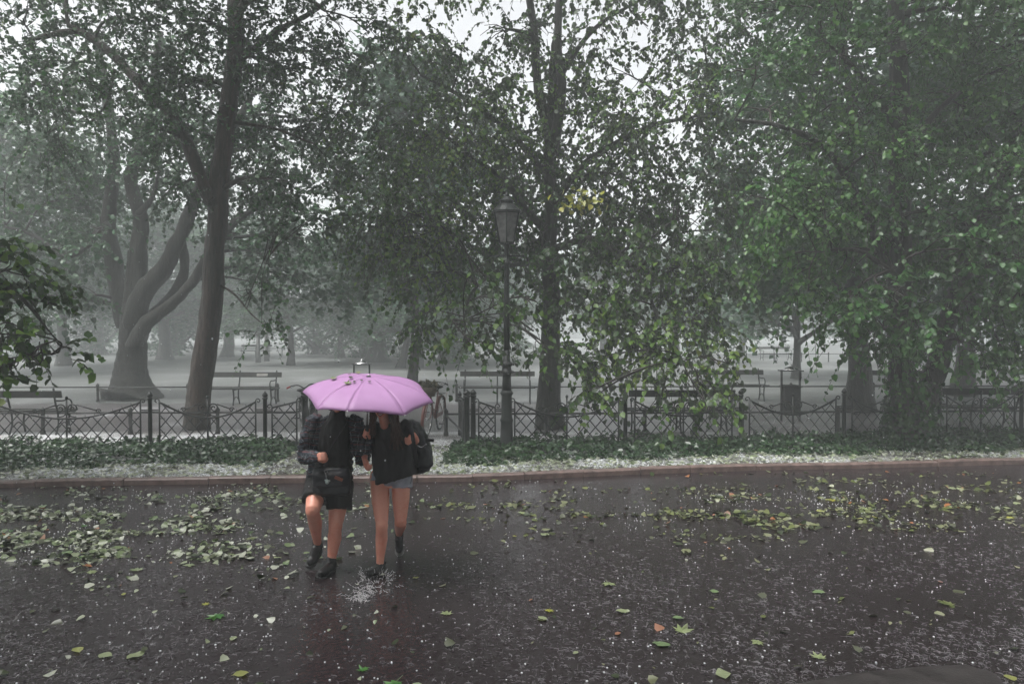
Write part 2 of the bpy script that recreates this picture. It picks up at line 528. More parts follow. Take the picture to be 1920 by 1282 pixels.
def road_mat():
    m, nt, bs = new_mat('flooded_asphalt')
    tc = N(nt, 'ShaderNodeTexCoord'); v = tc.outputs['Object']
    g = tex_noise(nt, 90, 3, 0.6, vec=v)
    mid = tex_noise(nt, 1.2, 4, 0.6, vec=v)
    c = ramp(nt, g, [(0.3, (0.014, 0.010, 0.011)), (0.65, (0.030, 0.0225, 0.0245)), (0.8, (0.058, 0.047, 0.05))])
    c = mix(nt, mid, c, (0.025, 0.017, 0.019))
    nt.links.new(c, bs.inputs['Base Color'])
    wet = ramp(nt, mid, [(0.38, (0.035,) * 3), (0.62, (0.24,) * 3)])
    nt.links.new(wet, bs.inputs['Roughness'])
    bs.inputs['Specular IOR Level'].default_value = 0.6
    rip = tex_noise(nt, 26, 3, 0.55, vec=v)
    vo = N(nt, 'ShaderNodeTexVoronoi'); vo.inputs['Scale'].default_value = 17
    nt.links.new(v, vo.inputs['Vector'])
    sn = N(nt, 'ShaderNodeMath', operation='SINE')
    mu = N(nt, 'ShaderNodeMath', operation='MULTIPLY'); mu.inputs[1].default_value = 34
    nt.links.new(vo.outputs['Distance'], mu.inputs[0]); nt.links.new(mu.outputs[0], sn.inputs[0])
    ad = N(nt, 'ShaderNodeMath', operation='MULTIPLY_ADD'); ad.inputs[1].default_value = 0.25
    nt.links.new(sn.outputs[0], ad.inputs[0]); nt.links.new(rip, ad.inputs[2])
    bump(nt, bs, ad.outputs[0], 0.20, 0.008)
    return m
M['road'] = road_mat()

def ground_mat(name, c1, c2, hail, amount, scale=40, rough=0.5):
    """soil or turf with a speckle of hail too fine to tell the stones apart"""
    m, nt, bs = new_mat(name)
    tc = N(nt, 'ShaderNodeTexCoord'); v = tc.outputs['Object']
    f = tex_noise(nt, 3, 5, 0.6, vec=v)
    c = ramp(nt, f, [(0.3, c1), (0.7, c2)])
    s = tex_noise(nt, scale, 3, 0.7, vec=v)
    p = tex_noise(nt, 0.45, 4, 0.6, vec=v)
    ad = N(nt, 'ShaderNodeMath', operation='ADD'); nt.links.new(s, ad.inputs[0]); nt.links.new(p, ad.inputs[1])
    hf = N(nt, 'ShaderNodeMath', operation='MULTIPLY'); hf.inputs[1].default_value = 0.5
    nt.links.new(ad.outputs[0], hf.inputs[0])
    k = ramp(nt, hf.outputs[0], [(amount, (0,) * 3), (amount + 0.05, (1,) * 3)])
    c = mix(nt, k, c, hail)
    nt.links.new(c, bs.inputs['Base Color'])
    bs.inputs['Roughness'].default_value = rough
    bump(nt, bs, s, 0.6, 0.02)
    return m
M['verge'] = ground_mat('gravel_verge_with_hail', (0.035, 0.03, 0.026), (0.08, 0.07, 0.06), (0.60, 0.61, 0.62), 0.49, 45)
M['lawn'] = ground_mat('hail_lawn_with_painted_mist', (0.085, 0.092, 0.086), (0.11, 0.116, 0.11), (0.16, 0.165, 0.165), 0.52, 14)  # turf greyed to read as low mist, with a pale speckle of hail
M['path'] = ground_mat('wet_park_path', (0.05, 0.045, 0.046), (0.09, 0.083, 0.085), (0.35, 0.35, 0.36), 0.56, 30, 0.3)
M['soil'] = ground_mat('dark_soil', (0.02, 0.017, 0.013), (0.045, 0.037, 0.03), (0.3, 0.3, 0.3), 0.8, 30)
M['kerb'] = simple_mat('wet_red_granite', (0.10, 0.066, 0.058), (0.24, 0.165, 0.145), 9, 0.35, 0.12, 0.5, 0.008)
M['slab'] = simple_mat('wet_stone_slab', (0.020, 0.0165, 0.0165), (0.05, 0.042, 0.041), 12, 0.35, 0.12, 0.5, 0.006)
# ------------------------------------------------------------------ ground, road, kerb
KERB_PX = [(-900, 935), (-300, 921), (0, 914), (280, 909), (560, 905), (870, 903), (1000, 898), (1200, 889), (1400, 882), (1700, 876), (1920, 870), (2300, 862), (3000, 850)]
KERB = np.array([G(x, y, 0.0) for x, y in KERB_PX])
KERB = np.vstack([[-60, KERB[0][1] - 2.0, 0], KERB, [60, KERB[-1][1] + 4, 0]])
def kerb_y(x):
    return np.interp(x, KERB[:, 0], KERB[:, 1])

def sheet(name, pts, z, mat, kind='structure', parent=None):
    bm = bmesh.new()
    vs = [bm.verts.new((p[0], p[1], z)) for p in pts]
    f = bm.faces.new(vs)
    if f.normal.z < 0: f.normal_flip()
    bmesh.ops.triangulate(bm, faces=[f])
    bm.normal_update()
    for f in bm.faces:
        if f.normal.z < 0: f.normal_flip()
    me = bpy.data.meshes.new(name); bm.to_mesh(me); bm.free()
    o = link(name, me, mat, parent)
    if parent is None: o['kind'] = kind
    return o

sheet('ground', [(-150, -30), (150, -30), (150, 150), (-150, 150)], -0.06, M['soil'])
sheet('road', [(-60, -20), (60, -20)] + [(p[0], p[1] + 0.02) for p in KERB[::-1]], 0.0, M['road'])
sheet('verge', [(p[0], p[1] + 0.1) for p in KERB] + [(60, 14.85), (-60, 14.85)], GZ - 0.012, M['verge'])
sheet('park_path', [(-60, 14.852), (60, 14.852), (60, 20.4), (-60, 20.4)], GZ - 0.012, M['path'])
# lawn: gently uneven sheet out to the far trees
gx, gy = np.meshgrid(np.linspace(-110, 110, 80), np.concatenate([np.linspace(20.4, 60, 50), np.linspace(62, 140, 20)]))
gz = GZ - 0.01 + 0.0 * gx
hz = np.array([mnoise.noise((x * 0.13, y * 0.13, 3)) for x, y in zip(gx.ravel(), gy.ravel())]).reshape(gx.shape)
gz = gz + np.clip((gy - 20.4) / 6, 0, 1) * (0.06 + 0.05 * hz)
lv = np.stack([gx, gy, gz], -1).reshape(-1, 3)
ny, nx = gx.shape
idx = np.arange(ny * nx).reshape(ny, nx)
lf = np.stack([idx[:-1, :-1], idx[:-1, 1:], idx[1:, 1:], idx[1:, :-1]], -1).reshape(-1, 4)
tag(link('lawn', fast_mesh('lawn', lv, [lf], True), M['lawn']), kind='structure')

# kerb stones, each its own piece
kerb = empty('kerb', (0, KERB[5][1], 0)); kerb['kind'] = 'structure'
d = np.linalg.norm(np.diff(KERB, axis=0), axis=1)
cum = np.concatenate([[0], np.cumsum(d)])
def kerb_at(s):
    return np.array([np.interp(s, cum, KERB[:, i]) for i in range(3)])
s = float(np.interp(-16, KERB[:, 0], cum)); s_end = float(np.interp(19, KERB[:, 0], cum))
while s < s_end:
    L = random.uniform(0.75, 1.15)
    a, b = kerb_at(s + 0.006), kerb_at(s + L - 0.006)
    t = nrm(b - a); nn = np.array([-t[1], t[0], 0])
    h = GZ + random.uniform(0.0, 0.018); wd = 0.15; out = random.uniform(-0.008, 0.008)
    mb = MB(off=kerb.location)
    ch = 0.018
    sec = [(0.0 + out, -0.05), (0.0 + out, h - ch), (ch + out, h), (wd - ch, h), (wd, h - ch), (wd, -0.05)]
    vs = [p + nn * o + np.array((0, 0, z)) for p in (a, b) for o, z in sec]
    n = len(sec)
    fs = [(k, (k + 1) % n, n + (k + 1) % n, n + k)[::-1] for k in range(n)] + [tuple(range(n)), tuple(range(2 * n - 1, n - 1, -1))]
    mb.add(vs, fs).build('kerb_stone', M['kerb'], kerb)
    s += L
# corner of the paved island just in front of the camera, lower right
SLAB = [G(x, y, 0.035) for x, y in ((1380, 1312), (1480, 1280), (1600, 1258), (1720, 1246), (1810, 1242), (1875, 1262), (1890, 1300), (1850, 1420), (1380, 1420))]
mb = MB()
nS = len(SLAB)
mb.add([p for p in SLAB] + [p - (0, 0, 0.08) for p in SLAB], [tuple(range(nS - 1, -1, -1))] + [(k, (k + 1) % nS, nS + (k + 1) % nS, nS + k) for k in range(nS)])
slab = mb.build('pavement_island', M['slab'])
bm = bmesh.new(); bm.from_mesh(slab.data)
bmesh.ops.recalc_face_normals(bm, faces=bm.faces)
bmesh.ops.bevel(bm, geom=[e for e in bm.edges], offset=0.02, segments=2, affect='EDGES')
bm.to_mesh(slab.data); bm.free()
slab['kind'] = 'structure'

# ------------------------------------------------------------------ trees
LEAF4 = (np.array([(0, 0, 0), (0.20, 0.40, 0.08), (0.6, 0.35, 0.06), (1, 0, -0.10), (0.6, -0.35, 0.06), (0.20, -0.40, 0.08)], float), [(0, 3, 2, 1), (0, 5, 4, 3)])
LEAF2 = (np.array([(0, 0, 0), (0.42, 0.36, 0.06), (1, 0, -0.06), (0.42, -0.36, 0.06)], float), [(0, 2, 1), (0, 3, 2)])
LEAFQ = (np.array([(0, 0, 0), (0.42, 0.40, 0.0), (1, 0, 0.0), (0.42, -0.40, 0.0)], float), [(0, 3, 2, 1)])

def leaf_geo(pos, axis, normal, size, tmpl):
    T, F = tmpl
    axis = nrm(axis)
    side = nrm(np.cross(normal, axis))
    normal = np.cross(axis, side)
    n, k = len(pos), len(T)
    s = np.asarray(size)[:, None, None]
    V = pos[:, None, :] + s * (T[None, :, 0:1] * axis[:, None, :] + T[None, :, 1:2] * side[:, None, :] + T[None, :, 2:3] * normal[:, None, :])
    base = (np.arange(n) * k)[:, None, None]
    F = np.array(F)[None] + base
    return V.reshape(-1, 3), F.reshape(-1, F.shape[-1])

def twig_geo(path, r0, r1, sides=3):
    """path (M,K,3): M twigs of K points, as thin tubes"""
    Mn, K, _ = path.shape
    tang = nrm(np.gradient(path, axis=1))
    ref = np.tile(np.array([0.31, 0.47, 0.83]), (Mn, K, 1))
    u = nrm(np.cross(tang, ref)); v = np.cross(tang, u)
    r = np.linspace(1, 0, K)[None, :, None] * (np.asarray(r0).reshape(-1, 1, 1) - r1) + r1
    ring = [path + r * (math.cos(2 * math.pi * k / sides) * u + math.sin(2 * math.pi * k / sides) * v) for k in range(sides)]
    V = np.stack(ring, 2).reshape(-1, 3)
    b = np.arange(Mn)[:, None, None] * K * sides + np.arange(K - 1)[None, :, None] * sides
    k = np.arange(sides)[None, None, :]
    k2 = (k + 1) % sides
    F = np.stack([b + k, b + k2, b + sides + k2, b + sides + k], -1).reshape(-1, 4)
    return V, F

def rand_unit(n):
    return nrm(rng.normal(size=(n, 3)))

def sprays(blobs, per_m2, leaf, nleaf, droop, length, tmpl, hang=0.5, core=None):
    """blobs: (centre, (rx, ry, rz), density). Returns leaf geometry and twig geometry."""
    C, D, Ls, LS = [], [], [], []
    for c, r, dens, ls in blobs:
        n = max(3, int(per_m2 * dens * r[0] * r[2] * 3.14))
        u = rand_unit(n) * (rng.random((n, 1)) ** 0.45)
        # uneven crown: bunch twigs into clumps
        nc = max(2, n // 7)
        cl = rand_unit(nc) * (rng.random((nc, 1)) ** 0.4)
        pick = rng.integers(0, nc, n)
        u = np.where(rng.random((n, 1)) < 0.7, cl[pick] + rng.normal(size=(n, 3)) * 0.17, u)
        p = np.asarray(c) + u * np.asarray(r)
        out = nrm(u * np.array([1, 1, 0.6]) + rand_unit(n) * 0.7 + np.array([0, 0, 0.12]))
        C.append(p); D.append(out); Ls.append(length * rng.uniform(0.55, 1.3, n)); LS.append(np.full(n, ls))
    C, D, L, LS = np.concatenate(C), np.concatenate(D), np.concatenate(Ls), np.concatenate(LS)
    n = len(C)
    K = 5
    t = np.linspace(0, 1, K)[None, :, None]
    dr = (droop * rng.uniform(0.4, 1.6, n))[:, None, None]
    path = C[:, None, :] + D[:, None, :] * L[:, None, None] * t + np.array([0, 0, -1.0]) * (dr * L[:, None, None] * t ** 2)
    TV, TF = twig_geo(path, 0.0075 * np.ones(n), 0.003)
    ts = np.linspace(0.12, 1.0, nleaf)[None, :, None]
    pos = C[:, None, :] + D[:, None, :] * L[:, None, None] * ts + np.array([0, 0, -1.0]) * (dr * L[:, None, None] * ts ** 2)
    tan = nrm(D[:, None, :] + np.array([0, 0, -1.0]) * (2 * dr * ts))
    side = nrm(np.cross(tan, np.array([0.05, 0.03, 1.0])))
    sgn = np.where(np.arange(nleaf) % 2 == 0, 1.0, -1.0)[None, :, None]
    jit = rng.normal(size=pos.shape)
    axis = nrm(tan * 0.55 + side * sgn * 0.75 + jit * 0.35 + np.array([0, 0, -hang]))
    nor = nrm(np.array([0, 0, 0.75]) + rng.normal(size=pos.shape) * 0.55)
    sz = leaf * LS[:, None] * rng.uniform(0.5, 1.35, (n, nleaf))
    keep = rng.random((n, nleaf)) < 0.93
    LV, LF = leaf_geo(pos[keep], axis[keep], nor[keep], sz[keep], tmpl)
    return LV, LF, TV, TF, C

def limb_tube(mb, pts, r0, r1, n=10, wob=0.04, flare=0.0, seg=8):
    c = bezier(pts, seg)
    m = len(c)
    c = [p + np.array(mnoise.noise_vector(Vector(p * 0.9))) * wob * (0 if i == 0 else 1) for i, p in enumerate(c)]
    t = np.linspace(0, 1, m)
    rad = r0 + (r1 - r0) * t ** 0.85
    if flare:
        rad = rad * (1 + flare * np.exp(-t * m / seg * 3.2))
    rad = rad * (1 + 0.05 * np.array([mnoise.noise((i * 0.35, r0 * 40, 0)) for i in range(m)]))
    mb.tube(c, list(rad), n)
    return np.array(c), rad

def wood_displace(me, amp, freq):
    co = np.empty(len(me.vertices) * 3, np.float32); me.vertices.foreach_get('co', co)
    no = np.empty(len(me.vertices) * 3, np.float32); me.vertices.foreach_get('normal', no)
    co, no = co.reshape(-1, 3), no.reshape(-1, 3)
    dsp = np.array([mnoise.noise((p[0] * freq, p[1] * freq, p[2] * freq * 0.35)) for p in co])
    co = co + no * (dsp * amp)[:, None]
    me.vertices.foreach_set('co', co.ravel()); me.update()

def make_tree(name, label, base, trunk, r_base, r_top, limbs, blobs, leaf, nleaf, per_m2, mat_leaf, mat_bark,
              droop=0.5, length=0.7, tmpl=LEAF4, hang=0.4, flare=0.5, group=None, branch_r=0.045, subs=5):
    """trunk: points of the place; limbs: list of (points, r0, r1); blobs: (centre, radii, density, leaf scale)"""
    base = np.array(base, float)
    root = empty(name, base, label, 'tree', group)
    tm = MB(off=base)
    tc, tr = limb_tube(tm, trunk, r_base, r_top, 40 if tmpl is LEAF4 else 18, 0.05, flare, 22 if tmpl is LEAF4 else 8)
    tmesh = tm.mesh('trunk', True); wood_displace(tmesh, r_base * 0.12, 2.6)
    if tmpl is LEAF4: wood_displace(tmesh, 0.022, 11.0)
    link('trunk', tmesh, mat_bark, root)
    sk, skr = [tc[len(tc) // 4:]], [tr[len(tr) // 4:]]
    for pts, a, b in limbs:
        lm = MB(off=base)
        c, r = limb_tube(lm, pts, a, b, 20 if a > 0.09 else 12, 0.06, 0.0, 12 if a > 0.09 else 8)
        me = lm.mesh('limb', True); wood_displace(me, a * 0.14, 5)
        link('limb', me, mat_bark, root)
        sk.append(c[2:]); skr.append(r[2:])
    S, SR = np.concatenate(sk), np.concatenate(skr)
    LV, LF, TV, TF, C = sprays(blobs, per_m2, leaf, nleaf, droop, length, tmpl, hang)
    bm_ = MB(off=base)
    for c, r, dens, ls in blobs:
        c = np.array(c)
        dv = c - S
        cost = np.linalg.norm(dv, axis=1) + 0.9 * np.maximum(0, -dv[:, 2] + 0.0)
        j = int(np.argmin(cost))
        p0 = S[j]
        dist = np.linalg.norm(c - p0)
        if dist < 0.25:
            continue
        mid = p0 * 0.5 + c * 0.5 + np.array([rng.normal() * 0.12, rng.normal() * 0.12, 0.10]) * dist
        ra = min(SR[j] * 0.6, branch_r + 0.012 * dist)
        br = bezier([p0, mid, c], 6)
        bm_.tube(br, list(np.linspace(ra, 0.014, len(br))), 6)
        for k in range(subs):
            a = br[int(rng.integers(len(br) // 2, len(br)))]
            e = c + rand_unit(1)[0] * np.array(r) * 0.85
            m2 = (a + e) / 2 + np.array([0, 0, 0.08 * np.linalg.norm(e - a)]) + rng.normal(size=3) * 0.06
            sb = bezier([a, m2, e], 3)
            bm_.tube(sb, list(np.linspace(0.013, 0.005, len(sb))), 4)
    b0 = len(bm_.v)
    V = np.concatenate([np.array(bm_.v).reshape(-1, 3), TV - base])
    q = [f for f in bm_.f if len(f) == 4]
    bo = link('branches', fast_mesh('branches', V, [np.array(q), TF + b0], True), M['twig'], root)
    bo['kind'] = 'stuff'
    lo = link('crown', fast_mesh('crown', LV - base, [LF]), mat_leaf, root)
    return root

def PB(lst, Y, depth=1.0, k=1.0):
    """crown clumps given by sight line and distance -> real ellipsoids"""
    out = []
    for b in lst:
        if len(b[0:1]) and isinstance(b[0], np.ndarray):
            out.append(b); continue
        px, py, rx, ry = b[:4]
        y = b[4] if len(b) > 4 else Y + rng.uniform(-1, 1) * depth
        dens = b[5] if len(b) > 5 else 1.0
        ls = b[6] if len(b) > 6 else (0.84 if 0 < py < 440 else 1.0)
        if 0 < py < 440: dens *= 1.25
        m = y / FPX
        c = P(px, py, y)
        out.append((c, (rx * m * k, 0.5 * (rx + ry) * m * 1.1, ry * m * k), dens, ls))
    return out

def PP(pts, Y):
    return [P(p[0], p[1], p[2] if len(p) > 2 else Y) for p in pts]

# the old linden in the middle, drooping over the fence
Y3 = 15.4
b3 = [(760, 70, 85, 65, 15.4, 0.7), (860, 130, 70, 65, 15.4, 0.7), (945, 60, 55, 50, 15.4, 0.65, 0.85), (1010, 150, 55, 55, 15, 0.65, 0.85), (1020, 50, 50, 45, 15.8, 0.6, 0.85), (1110, 70, 75, 60, 15.2, 0.6, 0.9), (930, 180, 45, 40, 15.3, 0.7, 0.9), (1215, 50, 85, 55, 15.6, 0.5), (1320, 80, 75, 75, 15.4, 0.6), (1180, 140, 55, 36, 15.5, 0.5),
      (700, 250, 70, 75, 15.4, 0.7), (790, 260, 85, 85, 15.2, 0.85), (890, 250, 85, 80), (985, 290, 70, 70), (1090, 220, 75, 70), (1190, 240, 80, 75), (1290, 200, 65, 70), (1345, 310, 50, 70),
      (715, 380, 60, 75), (795, 400, 85, 80), (880, 420, 80, 75), (735, 480, 42, 55), (805, 510, 62, 65), (795, 590, 30, 38, 14.6, 1.1), (890, 560, 55, 45, 14.2), (870, 632, 28, 16, 13.6, 1.1), (925, 610, 30, 24, 13.8, 0.9),
      (970, 480, 50, 60, 15.6), (1000, 390, 75, 70), (1095, 350, 85, 75), (1195, 340, 85, 75), (1290, 400, 75, 75), (1355, 430, 35, 50),
      (1080, 470, 65, 65, 15.0), (1180, 460, 85, 65, 14.6), (1275, 500, 80, 65, 14.4), (1340, 500, 38, 55, 14.6),
      (1060, 570, 50, 45, 14.3), (1145, 570, 75, 55, 13.8), (1245, 590, 75, 55, 13.6), (1325, 600, 50, 50, 13.8),
      (1025, 655, 32, 34, 13.4, 1.1), (1090, 675, 50, 34, 13.2, 1.1), (1100, 735, 22, 32, 12.6, 1.3, 1.2), (1180, 660, 55, 36, 13.2), (1260, 680, 60, 32, 13.0), (1310, 720, 48, 28, 12.8), (1330, 768, 34, 20, 12.5, 1.1, 1.1), (1365, 680, 22, 26, 13), (1240, 735, 30, 18, 12.8), (905, 500, 30, 26, 12.0, 0.8, 0.9), (925, 560, 26, 22, 12.0, 0.8), (990, 560, 24, 22, 12.2, 0.7), (880, 640, 18, 10, 12.2, 1.0), (1000, 620, 16, 16, 12.2, 0.8)]
b3 += [(x, y, 95, 85, 15.4 + dy, 0.75) for x, y, dy in ((800, -90, 1), (930, -130, -1), (1060, -110, 1), (1190, -100, -1), (1310, -100, 1), (900, -270, 0), (1050, -300, 1), (1180, -270, -1))]
l3 = [(PP([(1035, 250), (1012, 180), (1005, 90), (985, -60), (970, -260)], Y3), 0.13, 0.05),
      (PP([(1034, 290), (1055, 160), (1048, 60), (1060, -120)], Y3 - 0.2), 0.12, 0.05),
      (PP([(1022, 430), (985, 395), (945, 335), (880, 290), (800, 230)], Y3 - 0.3), 0.10, 0.03),
      (PP([(1034, 380), (1110, 300), (1200, 245), (1310, 215)], Y3 - 0.3), 0.09, 0.03),
      (PP([(1030, 330), (960, 250), (880, 190), (790, 140)], Y3 + 0.3), 0.08, 0.03),
      (PP([(1028, 470), (1120, 450, 14.8), (1200, 520, 14.3), (1235, 590, 13.8), (1275, 680, 13.2)], Y3), 0.085, 0.02),
      (PP([(1030, 500), (960, 500, 15), (890, 540, 14.5), (870, 600, 14)], Y3), 0.06, 0.02),
      (PP([(1050, 150), (1110, 60), (1180, 10), (1260, -30)], Y3), 0.06, 0.02)]
linden = make_tree('linden_tree', 'tall linden behind the lamp post with branches drooping over the iron fence', G(1032, 797, GZ),
          PP([(1032, 800), (1030, 690), (1036, 590), (1028, 500), (1034, 400), (1030, 300), (1036, 200), (1042, 90), (1050, -40)], Y3), 0.25, 0.05, l3,
          PB(b3, Y3, 0.9), 0.102, 14, 52, M['leaf_linden'], M['bark2'], droop=0.75, length=0.62, hang=0.75, flare=0.35)

n_ = 70
yp = P(1088, 376, 13.7) + rng.normal(size=(n_, 3)) * (0.22, 0.15, 0.10)
V_, F_ = leaf_geo(yp - np.array(linden.location), nrm(rng.normal(size=(n_, 3)) + (0, 0, -0.6)), nrm(rng.normal(size=(n_, 3)) * 0.5 + (0, -0.4, 0.7)), rng.uniform(0.08, 0.13, n_), LEAF4)
tag(link('yellow_spray', fast_mesh('yellow_spray', V_, [F_]), M['leaf_yellow'], linden), 'spray of yellowing leaves right of the lantern', kind='stuff')

# leaning tree on the left with the reddish trunk
Y1 = 15.3
b1 = [(40, 40, 70, 60, 15.2, 0.5), (130, 30, 70, 50, 15.3, 0.55), (230, 30, 70, 50, 15.5, 0.6), (330, 40, 70, 55), (430, 60, 70, 60), (530, 40, 70, 55), (625, 40, 60, 60, 15.2, 0.5), (690, 60, 40, 60, 15.3, 0.45),
      (50, 150, 65, 60), (150, 150, 60, 55), (260, 140, 65, 55), (360, 150, 65, 60), (470, 150, 65, 60), (570, 140, 65, 60), (650, 180, 40, 60, 15.4, 0.6),
      (90, 250, 60, 50), (300, 240, 55, 45), (390, 260, 60, 55), (490, 250, 65, 55), (580, 240, 60, 55), (625, 320, 36, 50),
      (540, 340, 55, 50), (465, 350, 50, 50), (570, 420, 35, 40), (350, 340, 50, 45, 15.3, 0.7),
      (470, 545, 32, 18, 14.6, 0.9), (505, 590, 26, 16, 14.4, 0.9), (495, 620, 16, 9, 14.3, 0.9), (520, 440, 30, 26)]
b1 += [(x, y, 95, 85, 15.3 + dy, 0.8) for x, y, dy in ((-60, -80, 0), (80, -100, 1), (230, -90, -1), (380, -110, 1), (520, -90, -1), (660, -110, 0.5), (300, -230, 0), (450, -260, 1), (580, -230, -1))]
b1 += [(np.array(c), (1.6, 1.6, 1.0), 0.6, 1.7) for c in ((-9, 11.5, 9.5), (-6.5, 10.5, 10), (-4.2, 10.5, 10.4), (-9, 8.5, 11), (-6.5, 8.5, 11), (-6.5, 13, 11.5), (-3, 12.5, 11))]  # unseen clumps over the road, added to shade it and the near haze
l1 = [(PP([(398, 378), (382, 340), (335, 235), (255, 150), (205, 100), (150, 65), (60, 70)], Y1 - 0.1), 0.16, 0.045),
      (PP([(205, 100), (150, 60), (128, 40), (120, -60)], Y1 - 0.1), 0.06, 0.03),
      (PP([(215, 130), (200, 190), (170, 230)], Y1 - 0.2), 0.04, 0.015),
      (PP([(440, 120), (520, 60), (600, 10), (680, -60)], Y1), 0.07, 0.03),
      (PP([(440, 60), (470, 0), (560, -10), (610, 20)], Y1 - 0.3), 0.10, 0.03),
      (PP([(430, 230), (510, 240), (590, 270)], Y1), 0.05, 0.02),
      (PP([(405, 530), (440, 555, 15), (470, 590, 14.7), (500, 615, 14.4)], Y1), 0.03, 0.008)]
make_tree('leaning_tree', 'slender reddish trunk leaning right behind the left fence with one big limb', G(366, 802, GZ),
          PP([(366, 806), (378, 700), (398, 560), (405, 440), (414, 330), (426, 220), (438, 110), (447, -40), (460, -200)], Y1), 0.245, 0.14, l1,
          PB(b1, Y1, 1.2), 0.095, 13, 52, M['leaf_elm'], M['bark'], droop=0.4, length=0.6, flare=0.2)

# big maple further back on the left
Y2 = 21.8
b2 = [(30, 290, 75, 80), (110, 230, 75, 70), (210, 220, 75, 70), (320, 230, 75, 65), (430, 240, 75, 65), (520, 290, 65, 65), (40, 400, 70, 60), (120, 370, 70, 55), (210, 340, 60, 50), (300, 330, 55, 45), (350, 300, 60, 50),
      (60, 490, 65, 50), (140, 470, 55, 50), (40, 570, 55, 45), (130, 560, 45, 35, 21, 0.7), (180, 430, 45, 40), (440, 370, 60, 55), (520, 400, 60, 55), (570, 450, 40, 50), (500, 480, 55, 42), (450, 440, 40, 40), (560, 520, 26, 26), (480, 530, 30, 20),
      (120, 120, 75, 55, 22, 0.5), (260, 100, 75, 55, 22, 0.5), (400, 110, 75, 55, 22.5, 0.5), (530, 140, 75, 60, 22, 0.5), (600, 230, 50, 50, 22, 0.5)]
l2 = [(PP([(240, 610), (228, 560), (212, 480), (205, 400), (215, 300), (200, 180), (180, 60)], Y2 + 0.2), 0.33, 0.10),
      (PP([(250, 600), (255, 545), (258, 470), (262, 400), (245, 330), (280, 220), (300, 60)], Y2), 0.34, 0.10),
      (PP([(254, 610), (270, 548), (310, 500), (345, 430), (372, 360), (420, 280), (470, 180)], Y2 - 0.2), 0.33, 0.10),
      (PP([(255, 640), (280, 598), (325, 555), (345, 500), (342, 430), (380, 330)], Y2 + 0.5), 0.25, 0.08),
      (PP([(252, 650), (272, 612), (310, 580), (360, 530), (395, 470), (450, 410), (520, 370)], Y2 - 0.5), 0.24, 0.06),
      (PP([(205, 420), (130, 480), (60, 440), (10, 425)], Y2 - 0.4), 0.11, 0.04),
      (PP([(258, 400), (285, 370), (300, 320)], Y2 - 0.3), 0.10, 0.04)]
make_tree('maple_tree', 'massive old maple forking into several limbs behind the left bench', G(245, 746, GZ),
          PP([(247, 750), (248, 690), (250, 640), (252, 590), (250, 540), (252, 470)], Y2), 0.52, 0.20, l2,
          PB(b2, Y2, 1.6), 0.16, 10, 26, M['leaf_maple'], M['bark2'], droop=0.4, length=0.9, flare=0.8)

# twin-stemmed linden on the right, foot in the ivy
Y4 = 13.0
b4 = []
for py, xs, rx, ry in ((20, (1420, 1510, 1600, 1690, 1780, 1870, 1955), 62, 58), (110, (1410, 1500, 1590, 1690, 1780, 1870, 1950), 60, 55), (205, (1440, 1530, 1620, 1710, 1800, 1890, 1960), 58, 52),
                       (300, (1470, 1550, 1640, 1730, 1820, 1900, 1965), 56, 52), (390, (1440, 1520, 1610, 1700, 1790, 1880, 1950), 58, 52), (475, (1455, 1540, 1630, 1720, 1810, 1890, 1950), 55, 48),
                       (555, (1520, 1600, 1690, 1780, 1860, 1940), 55, 44)):
    for x in xs:
        b4.append((x + rng.uniform(-15, 15), py + rng.uniform(-15, 15), rx * rng.uniform(0.8, 1.1), ry * rng.uniform(0.8, 1.1), Y4 + rng.uniform(-1.4, 1.6), 0.55 if x < 1520 and py < 320 else 1.0))
b4 += [(1585, 625, 34, 30), (1650, 625, 45, 36, 12.4), (1720, 610, 50, 38, 12.3), (1800, 640, 55, 40, 12.6), (1870, 640, 50, 42, 13), (1890, 690, 36, 26, 13), (1830, 680, 40, 18, 13.2), (1920, 720, 26, 14, 13.4), (1560, 590, 30, 28), (1740, 690, 20, 40, 12.9, 0.7), (1690, 660, 18, 18, 12.5)]
b4 += [(x, y, 95, 85, 13 + dy, 0.9) for x, y, dy in ((1440, -90, 1), (1570, -100, -1), (1700, -110, 1), (1830, -100, -1), (1960, -100, 1), (1560, -260, 0), (1700, -290, 1), (1840, -270, -1), (2060, 60, 1), (2080, 220, -1), (2070, 380, 0), (2050, 520, 1))]
l4 = [(PP([(1722, 780), (1745, 720), (1770, 640), (1795, 540), (1830, 430), (1880, 330), (1930, 180), (1960, 0)], Y4 + 0.1), 0.22, 0.08),
      (PP([(1688, 560), (1640, 440), (1560, 290), (1470, 235), (1380, 225)], Y4 - 0.3), 0.09, 0.03),
      (PP([(1685, 520), (1610, 470), (1530, 470)], Y4 - 0.7), 0.05, 0.02),
      (PP([(1690, 300), (1760, 210), (1850, 140)], Y4), 0.08, 0.03),
      (PP([(1686, 260), (1620, 150), (1540, 70)], Y4), 0.08, 0.03),
      (PP([(1800, 530), (1850, 600, 12.7), (1900, 690, 12.8)], Y4), 0.05, 0.015)]
make_tree('twin_stem_tree', 'big dark tree with two stems rising from the ivy on the right', G(1718, 834, GZ),
          PP([(1714, 838), (1702, 770), (1690, 680), (1686, 580), (1688, 460), (1682, 320), (1688, 180), (1680, 20), (1690, -150)], Y4), 0.24, 0.13, l4,
          PB(b4, Y4, 1.0), 0.10, 14, 54, M['leaf_bright'], M['bark2'], droop=0.5, length=0.6, hang=0.6, flare=0.9)

